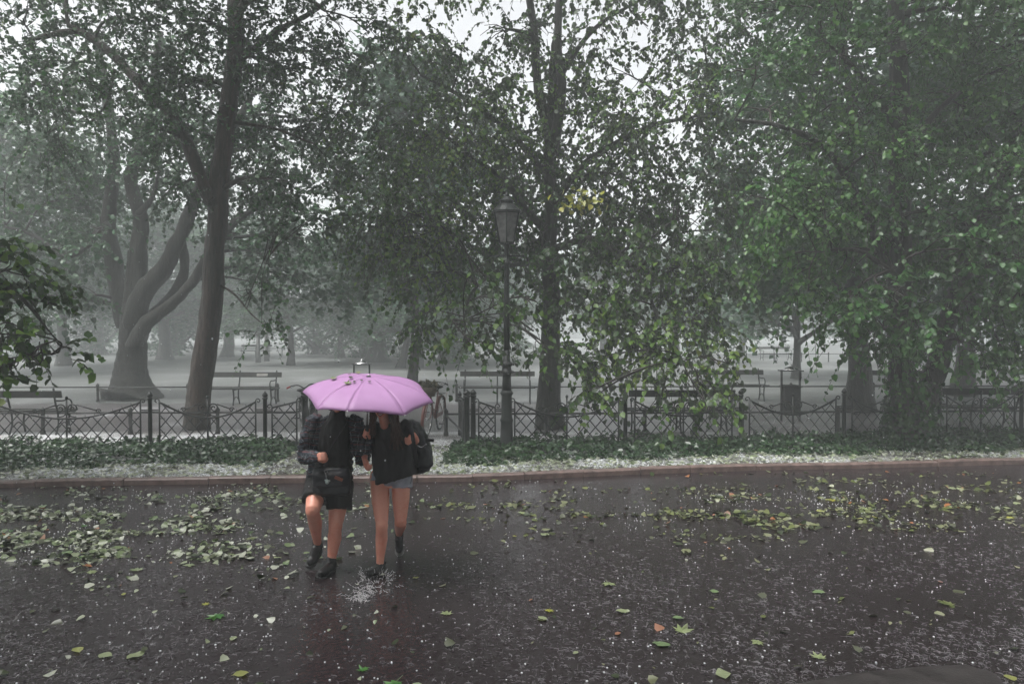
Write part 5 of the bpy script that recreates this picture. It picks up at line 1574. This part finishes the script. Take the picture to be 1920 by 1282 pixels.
hand(b, wR, (-0.25, -0.75, -0.42), (-0.9, 0.1, -0.3), 0.95, 1.0, -1)
legsB = {'l': (P(711, 893, 6.62), P(716, 985, 6.46), P(712, 1064, 6.47)), 'r': (P(752, 893, 6.64), P(751, 978, 6.56), P(748, 1001, 6.93))}
for h_, k_n, an in legsB.values():
    b.tube([h_, h_ * 0.5 + k_n * 0.5, k_n * 0.9 + h_ * 0.1], [0.086, 0.079, 0.058], 16, round_caps=True)
    b.tube([k_n * 0.96 + h_ * 0.04 + (0, -0.005, 0), k_n, k_n * 0.85 + an * 0.15], [0.055, 0.056, 0.050], 14, round_caps=True)
    cm = k_n * 0.66 + an * 0.34 + np.array((0, 0.018, 0.0))
    b.tube([k_n, cm, k_n * 0.25 + an * 0.75, an], [0.050, 0.055, 0.037, 0.032], 14, round_caps=True)
part(b, 'body', M['skin'], pb_, 0.0075, smooth=5)
face_parts(pb_, hb2, 0.95, B0, 1)
hr = MB(off=B0)
hr.ball(hb2 + (0, 0.024, 0.034), 1.0, 22, (0.083, 0.094, 0.094))
for i in range(90):
    a = rng.uniform(-0.5, math.pi + 0.5)
    st0 = hb2 + np.array((0.076 * math.cos(a), 0.024 + 0.086 * math.sin(a), 0.045))
    right = math.cos(a) > 0
    if right:
        end = P(rng.uniform(732, 760), rng.uniform(815, 846), rng.uniform(6.30, 6.42))
        mid = P(rng.uniform(733, 748), rng.uniform(785, 800), rng.uniform(6.32, 6.44))
    else:
        end = P(rng.uniform(693, 706), rng.uniform(795, 822), rng.uniform(6.34, 6.46))
        mid = P(rng.uniform(694, 704), rng.uniform(778, 792), rng.uniform(6.35, 6.45))
    c = bezier([st0, st0 * 0.6 + mid * 0.4 + (0.008 * math.cos(a), -0.004, -0.01), mid, end], 5)
    c = [q + np.array((0.005 * math.sin(j * 1.1 + i), 0.004 * math.cos(j * 1.3 + i), 0)) for j, q in enumerate(c)]
    hr.tube(c, list(np.linspace(0.013, 0.004, len(c))), 5)
ho2 = link('hair', hr.mesh('hair', True), M['hair'], pb_)
te = MB(off=B0)
te.rings([(P(741, 897, 6.60), 0.200, 0.150), (P(739, 880, 6.60), 0.196, 0.148), (P(735, 850, 6.58), 0.180, 0.135), (P(731, 820, 6.54), 0.168, 0.122), (P(730, 806, 6.52), 0.155, 0.10), (P(728, 798, 6.50), 0.11, 0.078), (P(725, 792, 6.47), 0.064, 0.062)], 30)
te.tube([sL + (0.01, 0, 0), sL * 0.5 + eL * 0.5, sL * 0.25 + eL * 0.75], [0.066, 0.066, 0.062], 14, round_caps=False)
te.ball(sR - (0.004, 0, 0), 0.066, 14)
te.tube([sR - (0.012, 0, 0), sR * 0.6 + eR * 0.4, sR * 0.35 + eR * 0.65], [0.066, 0.064, 0.060], 14, round_caps=False)
te.ball(sL + (0.006, 0, 0), 0.066, 14)
# slanting hem: lower on the left than on the right
hz0 = P(741, 905, 6.6)[2]; hx0 = P(741, 900, 6.6)[0]
te.v = [(v[0], v[1], v[2] + 0.34 * (v[0] + B0[0] - hx0) * max(0.0, min(1.0, 1 - (v[2] + B0[2] - hz0) / 0.16))) for v in te.v]
part(te, 'top', M['fabric_black2'], pb_, 0.010, smooth=3, wrinkle=0.015, wfreq=11, stretch=(1, 1, 0.45))
st = MB(off=B0)
st.rings([(P(735, 906, 6.63), 0.142, 0.11), (P(736, 893, 6.63), 0.152, 0.12), (P(735, 872, 6.62), 0.145, 0.115)], 26)
st.tube([P(714, 888, 6.62), P(714, 896, 6.60), P(714, 902, 6.59)], [0.090, 0.090, 0.092], 18)
st.tube([P(752, 893, 6.64), P(752, 906, 6.63), P(752, 915, 6.62)], [0.104, 0.103, 0.106], 18)
part(st, 'shorts', M['denim'], pb_, 0.009, smooth=2, wrinkle=0.006, wfreq=14)
a_ = legsB['l'][2]
shoe(pb_, B0, a_ + (0, 0, -0.012), np.array((a_[0] + 0.022, a_[1] + 0.055, 0.040)), np.array((a_[0] - 0.075, a_[1] - 0.17, 0.040)), a_ + (0, 0, 0.02), 'sneaker', False, 0.92)
a_ = legsB['r'][2]
shoe(pb_, B0, a_ + (0, 0.005, -0.012), P(750, 1004, 7.0), P(748, 1036, 6.89), a_ + (0, -0.012, 0.012), 'sneaker', True, 0.92)
SPLASH_AT = G(701, 1090, 0.004)

# backpack on the right person's back
KB = P(786, 848, 6.74)
bp_ = empty('backpack', KB, 'black backpack hanging at the side of the person with long hair', 'backpack')
m = MB(off=KB)
m.rings([(P(782, 886, 6.74), 0.06, 0.07, 0.8), (P(786, 880, 6.74), 0.108, 0.115, 0.8), (P(788, 862, 6.74), 0.118, 0.13, 0.8), (P(785, 835, 6.74), 0.108, 0.125, 0.8), (P(778, 808, 6.74), 0.095, 0.11, 0.8), (P(772, 792, 6.74), 0.065, 0.08, 0.8), (P(769, 786, 6.74), 0.03, 0.04, 0.8)], 28)
pk = part(m, 'pack_body', M['nylon'], bp_, 0.011, smooth=3, wrinkle=0.011, wfreq=10)
m = MB(off=KB)
m.rings([(P(795, 878, 6.66), 0.05, 0.05, 0.8), (P(797, 870, 6.66), 0.075, 0.07, 0.8), (P(796, 848, 6.66), 0.07, 0.066, 0.8), (P(793, 836, 6.66), 0.05, 0.045, 0.8)], 24)
part(m, 'front_pocket', M['nylon'], bp_, 0.010, smooth=2, wrinkle=0.007, wfreq=13)
m = MB(off=KB); m.tube(bezier([P(768, 790, 6.62), P(771, 806, 6.42), P(774, 824, 6.36), P(778, 850, 6.45), P(782, 876, 6.6)], 6), 0.02, 8, flat=0.25)
m.build('strap', M['nylon'], bp_, True)
m = MB(off=KB); m.box(P(806, 825, 6.68), (0.075, 0.03, 0.028), Matrix.Rotation(R(4), 3, 'Y')); m.build('compression_strap', M['nylon'], bp_)
m = MB(off=KB); m.tube(bezier([P(772, 876, 6.55), P(773, 892, 6.52), P(770, 906, 6.52)], 5), 0.009, 6, flat=0.3); m.build('strap_end', M['nylon'], bp_, True)
m = MB(off=KB); m.tube(bezier([P(781, 834, 6.585), P(790, 838, 6.58), P(800, 832, 6.60)], 5), 0.0045, 5); m.build('zip', M['chrome'], bp_, True)
# ------------------------------------------------------------------ ivy bed in front of the fence
FX = np.array([FP(p, y)[0] for p, y in ((-390, 12.4), (280, 12.7), (571, 12.8), (1173, 12.9), (1390, 13.05), (1584, 13.3), (1763, 13.65), (1917, 14.05), (2080, 14.5))])
FY = np.array([12.4, 12.7, 12.8, 12.9, 13.05, 13.3, 13.65, 14.05, 14.5])
def fence_y(x): return np.interp(x, FX, FY)
rng = np.random.default_rng(31)
def ivy(name, x0, x1, dens, label, group):
    n = int((x1 - x0) * 1.9 * dens)
    x = rng.uniform(x0, x1, n)
    fy = fence_y(x)
    front = kerb_y(x) + np.where(x < -3, 1.0, np.where(x < 2, 0.85, 0.85)) + 0.15 * np.sin(x * 2.1) + 0.1 * np.sin(x * 5.3)
    t = rng.random(n)
    y = front + (fy + 0.35 - front) * t
    hn = np.array([mnoise.noise((a * 1.7, b * 1.7, 0)) + 0.5 * mnoise.noise((a * 5, b * 5, 4)) for a, b in zip(x, y)])
    ed = np.minimum(1, np.minimum(t * 3.2, 1)) * np.clip((x - x0) * 2.5, 0.1, 1) * np.clip((x1 - x) * 2.5, 0.1, 1)
    H = np.maximum(0.02, (0.135 + 0.13 * hn)) * ed + 0.02
    z = GZ + H * rng.random(n) ** 0.45
    pos = np.stack([x, y, z], -1)
    ax = nrm(rng.normal(size=(n, 3)) * np.array([1, 1, 0.35]) + np.array([0, -0.35, -0.1]))
    no = nrm(rng.normal(size=(n, 3)) * 0.45 + np.array([0, -0.25, 1]))
    V, F = leaf_geo(pos, ax, no, rng.uniform(0.045, 0.10, n), LEAF4)
    o = link(name, fast_mesh(name, V, [F]), M['ivy'])
    return tag(o, label, 'ivy', group, 'stuff')
ivy('ivy_ground_cover', -10.5, FP(566, 12.8)[0], 620, 'glossy dark green ivy bed in front of the left fence', 'ivy beds')
ivy('ivy_ground_cover', FP(845, 12.7)[0], 11.0, 620, 'glossy dark green ivy bed in front of the right fence', 'ivy beds')

# ivy climbing the foot of the twin-stemmed tree
n = 1500
tb = G(1714, 838, GZ); tb[1] = Y4
a = rng.uniform(0, 2 * math.pi, n); h_ = rng.random(n) ** 1.6 * 1.1
rad = np.where(h_ < 0.15, rng.uniform(0.35, 0.75, n), 0.46 - 0.17 * np.clip(h_, 0, 1)) + rng.uniform(0, 0.05, n)
pos = np.stack([tb[0] + rad * np.cos(a) - 0.08 * h_ + np.where(rng.random(n) < 0.4, 0.25 * h_, 0), tb[1] + rad * np.sin(a), GZ + 0.03 + h_ + 0.1 * rng.random(n)], -1)
out = np.stack([np.cos(a), np.sin(a), np.zeros(n)], -1)
V, F = leaf_geo(pos, nrm(rng.normal(size=(n, 3)) * 0.6 + (0, 0, -0.7)), nrm(out + rng.normal(size=(n, 3)) * 0.35 + (0, 0, 0.4)), rng.uniform(0.05, 0.10, n), LEAF4)
tag(link('climbing_ivy', fast_mesh('climbing_ivy', V, [F]), M['ivy']), 'ivy climbing round the foot of the twin-stemmed tree', 'ivy', 'ivy beds', 'stuff')

# ------------------------------------------------------------------ hail and leaf scraps on the verge and road
ICO_V, ICO_F = None, None
bm = bmesh.new(); bmesh.ops.create_icosphere(bm, subdivisions=1, radius=1.0)
ICO_V = np.array([v.co[:] for v in bm.verts]); ICO_F = np.array([[v.index for v in f.verts] for f in bm.faces]); bm.free()
OCT_V = np.array([(1, 0, 0), (-1, 0, 0), (0, 1, 0), (0, -1, 0), (0, 0, 1), (0, 0, -1)], float)
OCT_F = np.array([(0, 2, 4), (2, 1, 4), (1, 3, 4), (3, 0, 4), (2, 0, 5), (1, 2, 5), (3, 1, 5), (0, 3, 5)])
def balls(pos, r, V0=None, F0=None, sq=0.75):
    V0 = ICO_V if V0 is None else V0; F0 = ICO_F if F0 is None else F0
    n, k = len(pos), len(V0)
    st = np.stack([rng.uniform(0.8, 1.2, n), rng.uniform(0.8, 1.2, n), np.full(n, sq)], -1)
    V = pos[:, None, :] + V0[None] * (r[:, None] * st)[:, None, :]
    F = F0[None] + (np.arange(n) * k)[:, None, None]
    return V.reshape(-1, 3), F.reshape(-1, 3)

def nfield(x, y, f, s):
    return np.array([mnoise.noise((a * f, b * f, s)) + 0.5 * mnoise.noise((a * f * 2.7, b * f * 2.7, s + 9)) for a, b in zip(x, y)])

def flat_leaves(x, y, z, size, lift=0.25, tmpl=LEAF4):
    n = len(x)
    a = rng.uniform(0, 2 * math.pi, n)
    ax = np.stack([np.cos(a), np.sin(a), rng.normal(size=n) * lift * 0.4], -1)
    no = nrm(np.stack([rng.normal(size=n) * lift, rng.normal(size=n) * lift, np.ones(n) * np.where(rng.random(n) < 0.45, -1, 1)], -1))
    return leaf_geo(np.stack([x, y, z], -1), ax, no, size, tmpl)

# verge strip between kerb and ivy, and the trodden gateway
n = 58000
x = rng.uniform(-10, 11.5, n)
y = kerb_y(x) + 0.14 + rng.random(n) ** 0.8 * np.where((x > FP(566, 12.8)[0]) & (x < FP(845, 12.7)[0]), 3.2, 1.35)
d_ = nfield(x, y, 0.8, 2)
k_ = rng.random(n) < np.clip(0.5 + 1.5 * d_, 0.05, 1) * np.clip(1.1 - 0.17 * np.maximum(0, x - 2.0), 0.25, 1)
V, F = balls(np.stack([x, y, np.full(n, GZ + 0.004)], -1)[k_], rng.uniform(0.007, 0.017, k_.sum()), OCT_V, OCT_F)
tag(link('verge_hailstones', fast_mesh('verge_hailstones', V, [F], True), M['hail']), 'white hailstones strewn over the strip behind the kerb', 'hail', None, 'stuff')
n = 7000
x = rng.uniform(-10, 11.5, n); y = kerb_y(x) + 0.12 + rng.random(n) * np.where((x > FP(566, 12.8)[0]) & (x < FP(845, 12.7)[0]), 2.6, 1.3)
V, F = flat_leaves(x, y, GZ + rng.uniform(0.0, 0.03, n), rng.uniform(0.03, 0.085, n), 0.4)
tag(link('verge_leaf_litter', fast_mesh('verge_leaf_litter', V, [F]), M['litter_pale']), 'torn pale leaves scattered over the strip behind the kerb', 'leaf litter', None, 'stuff')

# leaf drifts on the road: where they lie is read along sight lines, then laid on the asphalt
def road_density(px, py):
    d = np.zeros_like(px)
    L = np.exp(-((px - 170) / 330) ** 2) * np.exp(-((py - 1005) / 62) ** 2) * 1.1
    L2 = np.exp(-((px - 350) / 300) ** 2) * np.exp(-((py - 945) / 28) ** 2) * 0.7
    Rr = np.clip((px - 950) / 500, 0, 1) * np.exp(-((py - (955 - 0.03 * (px - 1400))) / 46) ** 2) * 0.55
    Mm = np.exp(-((px - 900) / 420) ** 2) * np.exp(-((py - 945) / 40) ** 2) * 0.30
    return np.maximum.reduce([L, L2, Rr, Mm, np.full_like(px, 0.007)])
def scatter_road(n):
    px = rng.uniform(-620, 2540, n); py = rng.uniform(885, 1330, n)
    pts = np.array([G(a, b, 0.0) for a, b in zip(px, py)])
    cl = nfield(pts[:, 0] * 1.0, pts[:, 1] * 1.6, 1.3, 5)
    cl2 = np.clip(0.30 + 1.9 * cl, 0.03, 1.7)
    far = np.clip((pts[:, 1] - 5.6) / 2.2, 0.3, 1.0)
    keep = rng.random(n) < road_density(px, py) * np.where(road_density(px, py) > 0.02, cl2, 1) * far
    ok = pts[:, 1] < kerb_y(pts[:, 0]) - 0.05
    return pts[keep & ok], px[keep & ok]
pts, px = scatter_road(150000)
order = np.arange(len(pts)); rng.shuffle(order)
pts, px = pts[order], px[order]
size = 0.024 + 0.075 * rng.random(len(pts)) ** 1.7
left = px < 820
pick = rng.random(len(pts))
for sel, mat, lab in ((left & (pick < 0.62), 'litter_pale', 'drift of small torn pale leaves on the left half of the road'), (left & (pick >= 0.62) & (pick < 0.97), 'leaf_dark', 'dark green leaf scraps among the pale drift on the left half of the road'),
                      (~left & (pick < 0.6), 'litter_yellow', 'drift of small yellow-green leaves on the right half of the road'), (~left & (pick >= 0.6) & (pick < 0.97), 'leaf_dark', 'dark green leaf scraps among the yellow-green drift on the right half of the road'),
                      (pick >= 0.97, 'leaf_brown', 'scattered orange-brown leaf scraps in the drifts across the road')):
    p = pts[sel]
    V, F = flat_leaves(p[:, 0], p[:, 1], 0.004 + rng.uniform(0, 0.02, len(p)), size[sel], 0.5)
    tag(link('leaf_drift', fast_mesh('leaf_drift', V, [F]), M[mat]), lab, 'leaf litter', 'leaf drifts on the road', 'stuff')

# single fallen leaves
def maple_leaf(seed, curl=0.12):
    r_ = random.Random(seed)
    spec = [(-150, .30), (-128, .52), (-108, .34), (-78, .80), (-64, .50), (-42, .92), (-22, .52), (-10, .78), (0, 1.0), (10, .78), (22, .52), (42, .92), (64, .50), (78, .80), (108, .34), (128, .52), (150, .30)]
    vs = [(0, 0, 0.02)]
    for a, q in spec:
        q *= 0.5 * r_.uniform(0.9, 1.1)
        vs.append((q * math.cos(R(a)), q * math.sin(R(a)), curl * (q / 0.5) ** 2 * r_.uniform(-0.3, 1.0)))
    n = len(vs) - 1
    fs = [(0, k, k + 1) for k in range(1, n)] + [(0, n, 1)]
    # stalk
    b = len(vs)
    vs += [(-0.02, 0.012, 0.015), (-0.02, -0.012, 0.015), (-0.45, 0.05, 0.05), (-0.45, 0.035, 0.05)]
    fs.append((b, b + 1, b + 3, b + 2))
    me = bpy.data.meshes.new('fallen_leaf'); me.from_pydata(vs, [], fs); me.update()
    return me
def oval_leaf(seed):
    r_ = random.Random(seed)
    vs = [(-0.5, 0, 0.0)]
    for t in (0.15, 0.4, 0.65, 0.85):
        w_ = 0.36 * math.sin(math.pi * t ** 0.8)
        vs += [(-0.5 + t, w_, 0.10 * r_.random()), (-0.5 + t, 0, 0), (-0.5 + t, -w_, 0.10 * r_.random())]
    vs.append((0.5, 0, 0.04))
    fs = [(0, 2, 1), (0, 3, 2)]
    for k in range(3):
        a = 1 + 3 * k
        fs += [(a, a + 1, a + 4, a + 3), (a + 1, a + 2, a + 5, a + 4)]
    fs += [(10, 11, 13), (11, 12, 13)]
    fs = [f[::-1] for f in fs]
    me = bpy.data.meshes.new('fallen_leaf'); me.from_pydata(vs, [], fs); me.update()
    return me
LM = {}
def leaf_obj(shape, seed, mat, p, size, rz, label, group, tilt=0.06):
    key = (shape, seed % 3, mat)
    if key not in LM:
        me = maple_leaf(seed) if shape == 'maple' else oval_leaf(seed)
        me.materials.append(M[mat]); LM[key] = me
    o = bpy.data.objects.new('fallen_leaf', LM[key]); COL.objects.link(o)
    o.location = tuple(p); o.scale = (size,) * 3
    o.rotation_euler = (random.uniform(-tilt, tilt), random.uniform(-tilt, tilt), rz)
    return tag(o, label, 'leaf', group)
BIG = [(408, 1153, 'maple', 'leaf_green', 0.205, 'large bright green maple leaf in the left foreground'),
       (1140, 1093, 'maple', 'leaf_pale', 0.17, 'pale star-shaped maple leaf alone on the open road right of the splash'),
       (1278, 1182, 'maple', 'leaf_pale', 0.20, 'large pale curled maple leaf in the right foreground'),
       (1240, 1207, 'oval', 'leaf_green', 0.13, 'dark green leaf just below the large pale curled leaf'),
       (1272, 1158, 'oval', 'leaf_green', 0.09, 'small bright green leaf above the large pale curled leaf'),
       (1030, 1143, 'maple', 'leaf_yellow', 0.11, 'bright yellow-green leaf on the open road in the middle foreground'),
       (1017, 1158, 'oval', 'leaf_pale', 0.08, 'small pale leaf touching the bright yellow-green leaf'),
       (1168, 1145, 'oval', 'leaf_pale', 0.11, 'upright pale leaf between the star leaf and the curled leaf'),
       (1338, 1108, 'oval', 'leaf_green', 0.09, 'small pointed green leaf right of the pale star leaf'),
       (838, 1150, 'maple', 'leaf_pale', 0.13, 'pale leaf on the road right of the splash'),
       (682, 1255, 'maple', 'leaf_green', 0.12, 'curled bright green leaf at the bottom, below the splash'),
       (740, 1280, 'maple', 'leaf_green', 0.20, 'large green leaf with a long pale stalk at the bottom edge'),
       (1780, 1132, 'maple', 'litter_yellow', 0.20, 'wide olive leaf on the right side of the road'),
       (1535, 1110, 'oval', 'leaf_green', 0.11, 'green leaf lying flat right of the road middle'),
       (1538, 1232, 'maple', 'leaf_pale', 0.15, 'pale lobed leaf near the paved island'),
       (1423, 1203, 'maple', 'leaf_pale', 0.13, 'pale lobed leaf left of the leaf near the paved island'),
       (1355, 1262, 'oval', 'leaf_pale', 0.13, 'pale oval leaf at the bottom edge right of the middle'),
       (472, 1008, 'maple', 'litter_yellow', 0.19, 'broad yellow-green leaf left of the raised boot'),
       (258, 1068, 'maple', 'litter_pale', 0.18, 'curled pale leaf at the lower edge of the left drift'),
       (355, 1058, 'maple', 'litter_pale', 0.15, 'crumpled grey-green leaf right of the curled pale leaf'),
       (146, 1218, 'oval', 'leaf_yellow', 0.10, 'yellow leaf in the lower left corner area'),
       (198, 1228, 'oval', 'leaf_pale', 0.11, 'light green oval leaf right of the lower left yellow leaf'),
       (255, 1228, 'oval', 'leaf_pale', 0.13, 'pair-winged pale leaf right of the light green oval leaf'),
       (388, 1132, 'maple', 'leaf_yellow', 0.09, 'small yellow leaf just above the large green maple leaf'),
       (437, 1196, 'oval', 'leaf_pale', 0.07, 'tiny pale leaf below the large green maple leaf'),
       (450, 1263, 'oval', 'leaf_yellow', 0.11, 'long yellow leaf at the bottom edge left of the middle'),
       (1158, 1187, 'oval', 'leaf_brown', 0.06, 'small orange-brown leaf left of the curled pale leaf'),
       (1895, 1270, 'oval', 'leaf_yellow', 0.10, 'yellow leaf at the bottom right corner')]
sd_i = 0
for px_, py_, sh, mt, sz, lab in BIG:
    sd_i += 1
    leaf_obj(sh, sd_i, mt, G(px_, py_, 0.008), sz, random.uniform(0, 6.28), lab, None)
cand, cpx = scatter_road(13000)
far = []
k = 0
GR = {'a': ('torn pale leaf lying in the drift on the left half of the road', 'pale leaves in the left drift'),
      'b': ('yellow-green leaf lying in the clumps on the right half of the road', 'yellow-green leaves in the right clumps'),
      'c': ('small leaf lying singly on the wet foreground asphalt', 'single leaves on the foreground asphalt')}
for p, a in zip(cand, cpx):
    if k >= 215: break
    if a < -60 or a > 1980: continue
    if any(abs(p[0] - q[0]) + abs(p[1] - q[1]) < 0.05 for q in far): continue
    far.append(p)
    near = p[1] < 6.4
    g = 'c' if near else ('a' if a < 820 else 'b')
    mt = random.choice(['leaf_pale', 'litter_pale', 'litter_pale', 'leaf_dark', 'leaf_green'] if g == 'a' else ['litter_yellow', 'litter_yellow', 'leaf_yellow', 'leaf_pale'] if g == 'b' else ['leaf_yellow', 'leaf_pale', 'leaf_yellow', 'litter_yellow', 'leaf_pale', 'leaf_brown'])
    sz = random.uniform(0.07, 0.14) if g != 'c' else random.uniform(0.035, 0.075)
    leaf_obj('maple' if (random.random() < 0.6 and g != 'c') else 'oval', random.randint(0, 99), mt, (p[0], p[1], 0.012), sz, random.uniform(0, 6.28), GR[g][0], GR[g][1], 0.16)
    k += 1

# hailstones on the road
n = 37000
px_ = rng.uniform(-620, 2540, n); py_ = rng.uniform(900, 1340, n)
pp = np.array([G(a, b, 0.003) for a, b in zip(px_, py_)])
cl = nfield(pp[:, 0], pp[:, 1], 0.9, 14)
prob = 0.02 + 1.1 * road_density(px_, py_) * np.clip(0.3 + cl * 1.8, 0, 1.5) + 0.04 * np.clip(cl, 0, 1)
k_ = (rng.random(n) < prob) & (pp[:, 1] < kerb_y(pp[:, 0]) - 0.03)
V, F = balls(pp[k_], rng.uniform(0.004, 0.0085, k_.sum()))
tag(link('road_hailstones', fast_mesh('road_hailstones', V, [F], True), M['hail']), 'small white hailstones scattered over the wet road', 'hail', None, 'stuff')

# splashes where rain and hail hit the water film: little ragged crowns of thrown water
n = 66000
px_ = rng.uniform(-620, 2540, n); py_ = 900 + 440 * rng.random(n) ** 0.72
pp = np.array([G(a, b, 0.0015) for a, b in zip(px_, py_)])
cl = nfield(pp[:, 0], pp[:, 1], 0.55, 41)
k_ = (rng.random(n) < np.clip(0.45 + 0.8 * cl, 0.08, 1)) & (pp[:, 1] < kerb_y(pp[:, 0]) - 0.03)
pp = pp[k_]; n = len(pp)
VV, FF, base = [], [], 0
# broken rims of the little craters
ns = 4
a0 = rng.uniform(0, 2 * math.pi, n); span = rng.uniform(0.8, 2.6, n); rr_ = rng.uniform(0.006, 0.034, n)
wd_ = rng.uniform(0.0012, 0.0032, n); hh_ = rng.uniform(0.001, 0.007, n)
ring = []
for i_ in range(ns + 1):
    aa = a0 + span * i_ / ns
    er = np.stack([np.cos(aa), np.sin(aa), np.zeros(n)], -1)
    taper = math.sin(math.pi * (i_ + 0.35) / (ns + 0.7))
    inner = pp + er * rr_[:, None]
    outer = pp + er * (rr_ + wd_ * taper)[:, None] + np.stack([np.zeros(n), np.zeros(n), hh_ * taper], -1)
    ring += [inner, outer]
VV.append(np.stack(ring, 1).reshape(-1, 3))
for i_ in range(ns):
    FF.append((np.arange(n) * (2 * ns + 2))[:, None] + np.array([2 * i_, 2 * i_ + 1, 2 * i_ + 3, 2 * i_ + 2]) + base)
base += n * (2 * ns + 2)
# a thrown thread of water at every third
sel = rng.random(n) < 0.4
p3 = pp[sel]; m3 = len(p3)
for j in range(2):
    a = rng.uniform(0, 2 * math.pi, m3)
    L_ = rng.uniform(0.006, 0.024, m3)
    dr = np.stack([np.cos(a), np.sin(a), rng.uniform(0.2, 1.2, m3)], -1)
    o_ = p3 + np.stack([np.cos(a), np.sin(a), np.zeros(m3)], -1) * 0.008
    sd2 = np.stack([-np.sin(a), np.cos(a), np.zeros(m3)], -1) * rng.uniform(0.0008, 0.0018, (m3, 1))
    tri = np.stack([o_ - sd2, o_ + sd2, o_ + dr * L_[:, None] + sd2 * 0.4, o_ + dr * L_[:, None] - sd2 * 0.4], 1)
    VV.append(tri.reshape(-1, 3)); FF.append((np.arange(m3) * 4)[:, None] + np.array([0, 1, 2, 3]) + base); base += m3 * 4
tag(link('rain_splashes', fast_mesh('rain_splashes', np.concatenate(VV), [np.concatenate(FF)]), M['splash']), 'tiny splashes of rain and hail all over the wet road', 'splash', None, 'stuff')

# hail and drops in the air
n = 1100
Y_ = rng.uniform(1.6, 11, n)
pa = np.stack([rng.uniform(-0.85, 0.85, n) * Y_, Y_, rng.uniform(0.05, 5.5, n)], -1)
V, F = balls(pa, rng.uniform(0.0015, 0.003, n), sq=1.3)
tag(link('falling_drops', fast_mesh('falling_drops', V, [F], True), M['hail']), 'heavy raindrops and hail falling through the air', 'rain', None, 'stuff')

# splash thrown up by the stepping shoe
rng = np.random.default_rng(5)
c0 = np.array(SPLASH_AT)
sp = MB(off=c0)
for i in range(210):
    if i < 165:                                     # torn threads flung forward over the water film
        t = rng.random() ** 0.8
        cx = rng.normal(0, 0.035 + 0.05 * (1 - t)); ln = rng.uniform(0.02, 0.07)
        s0 = c0 + np.array((cx - 0.03 * t, -0.02 - 0.42 * t, rng.random() * 0.05 * (1 - t)))
        a = math.atan2(-1.0, cx * 3) + rng.normal(0, 0.55)
        up = rng.normal(0.1, 0.35)
    else:                                           # short crown round the shoe
        a = rng.uniform(0, 2 * math.pi); ln = rng.uniform(0.012, 0.045)
        s0 = c0 + np.array((0.02 + 0.12 * math.cos(a), 0.02 + 0.07 * math.sin(a), rng.random() * 0.05))
        up = rng.uniform(0.3, 1.6)
    d2 = np.array((math.cos(a), math.sin(a), up))
    pth = [s0 + d2 * ln * t2 + rng.normal(size=3) * 0.0035 for t2 in np.linspace(0, 1, 5)]
    for q in pth: q[2] = max(q[2], 0.004)
    r0 = rng.uniform(0.0014, 0.0032)
    sp.tube(pth, [r0 * 0.4, r0, r0 * 0.5, r0 * 1.1, r0 * 0.3], 5)
    if i % 2:
        q = pth[-1] + rng.normal(size=3) * (0.03, 0.04, 0.01); q[2] = max(q[2], 0.005)
        sp.ball(q, rng.uniform(0.0014, 0.0036), 6)
so_ = sp.build('water_splash', M['foam'], None, True); so_.location = tuple(c0)
tag(so_, 'splash of water thrown up in front of the stepping shoe', 'splash', None, 'stuff')

# leaf stuck on a fence post and the yellow spray in the linden
o = leaf_obj('maple', 2, 'leaf_yellow', FP(1170, 12.86) + (0, 0, 1.01), 0.14, 0.4, 'yellow-green leaf caught on top of a fence post right of the lamp', None, 0.5)
for px_, py_, mt, sz, lab, shp in ((624, 711, 'leaf_pale', 0.10, 'pale yellow leaf lying on the left of the umbrella', 'maple'), (651, 720, 'leaf_pale', 0.10, 'pale yellow leaf lying on the front of the umbrella', 'maple'),
                                   (658, 709, 'leaf_dark', 0.055, 'dark curled leaf near the middle of the umbrella', 'oval'), (664, 717, 'leaf_dark', 0.04, 'small dark leaf right of the pale front leaf on the umbrella', 'oval'),
                                   (678, 714, 'leaf_dark', 0.035, 'tiny dark leaf right of the umbrella middle', 'oval'), (693, 717, 'leaf_dark', 0.05, 'dark leaf furthest right on the umbrella', 'maple'),
                                   (672, 700, 'leaf_yellow', 0.06, 'yellow leaf on the very top of the umbrella', 'oval'), (655, 703, 'leaf_dark', 0.04, 'small dark leaf near the top of the umbrella', 'oval')):
    umb_leaf(px_, py_, mt, sz, lab, shp)
# ------------------------------------------------------------------ haze: one closed box round everything
hb = MB().box((0, 60, 9.5), (304, 184, 21.2))
hm = bpy.data.materials.new('mist')
hm.use_nodes = True
hm.node_tree.nodes.clear()
pv = hm.node_tree.nodes.new('ShaderNodeVolumePrincipled')
pv.inputs['Color'].default_value = (0.94, 0.985, 0.99, 1)
pv.inputs['Density'].default_value = HAZE_DENSITY
pv.inputs['Anisotropy'].default_value = 0.0
ho = hm.node_tree.nodes.new('ShaderNodeOutputMaterial')
hm.node_tree.links.new(pv.outputs[0], ho.inputs['Volume'])
hz_o = hb.build('haze', hm)
hz_o['kind'] = 'stuff'
tag(hz_o, 'pale rain mist hanging over the park and road', 'haze')
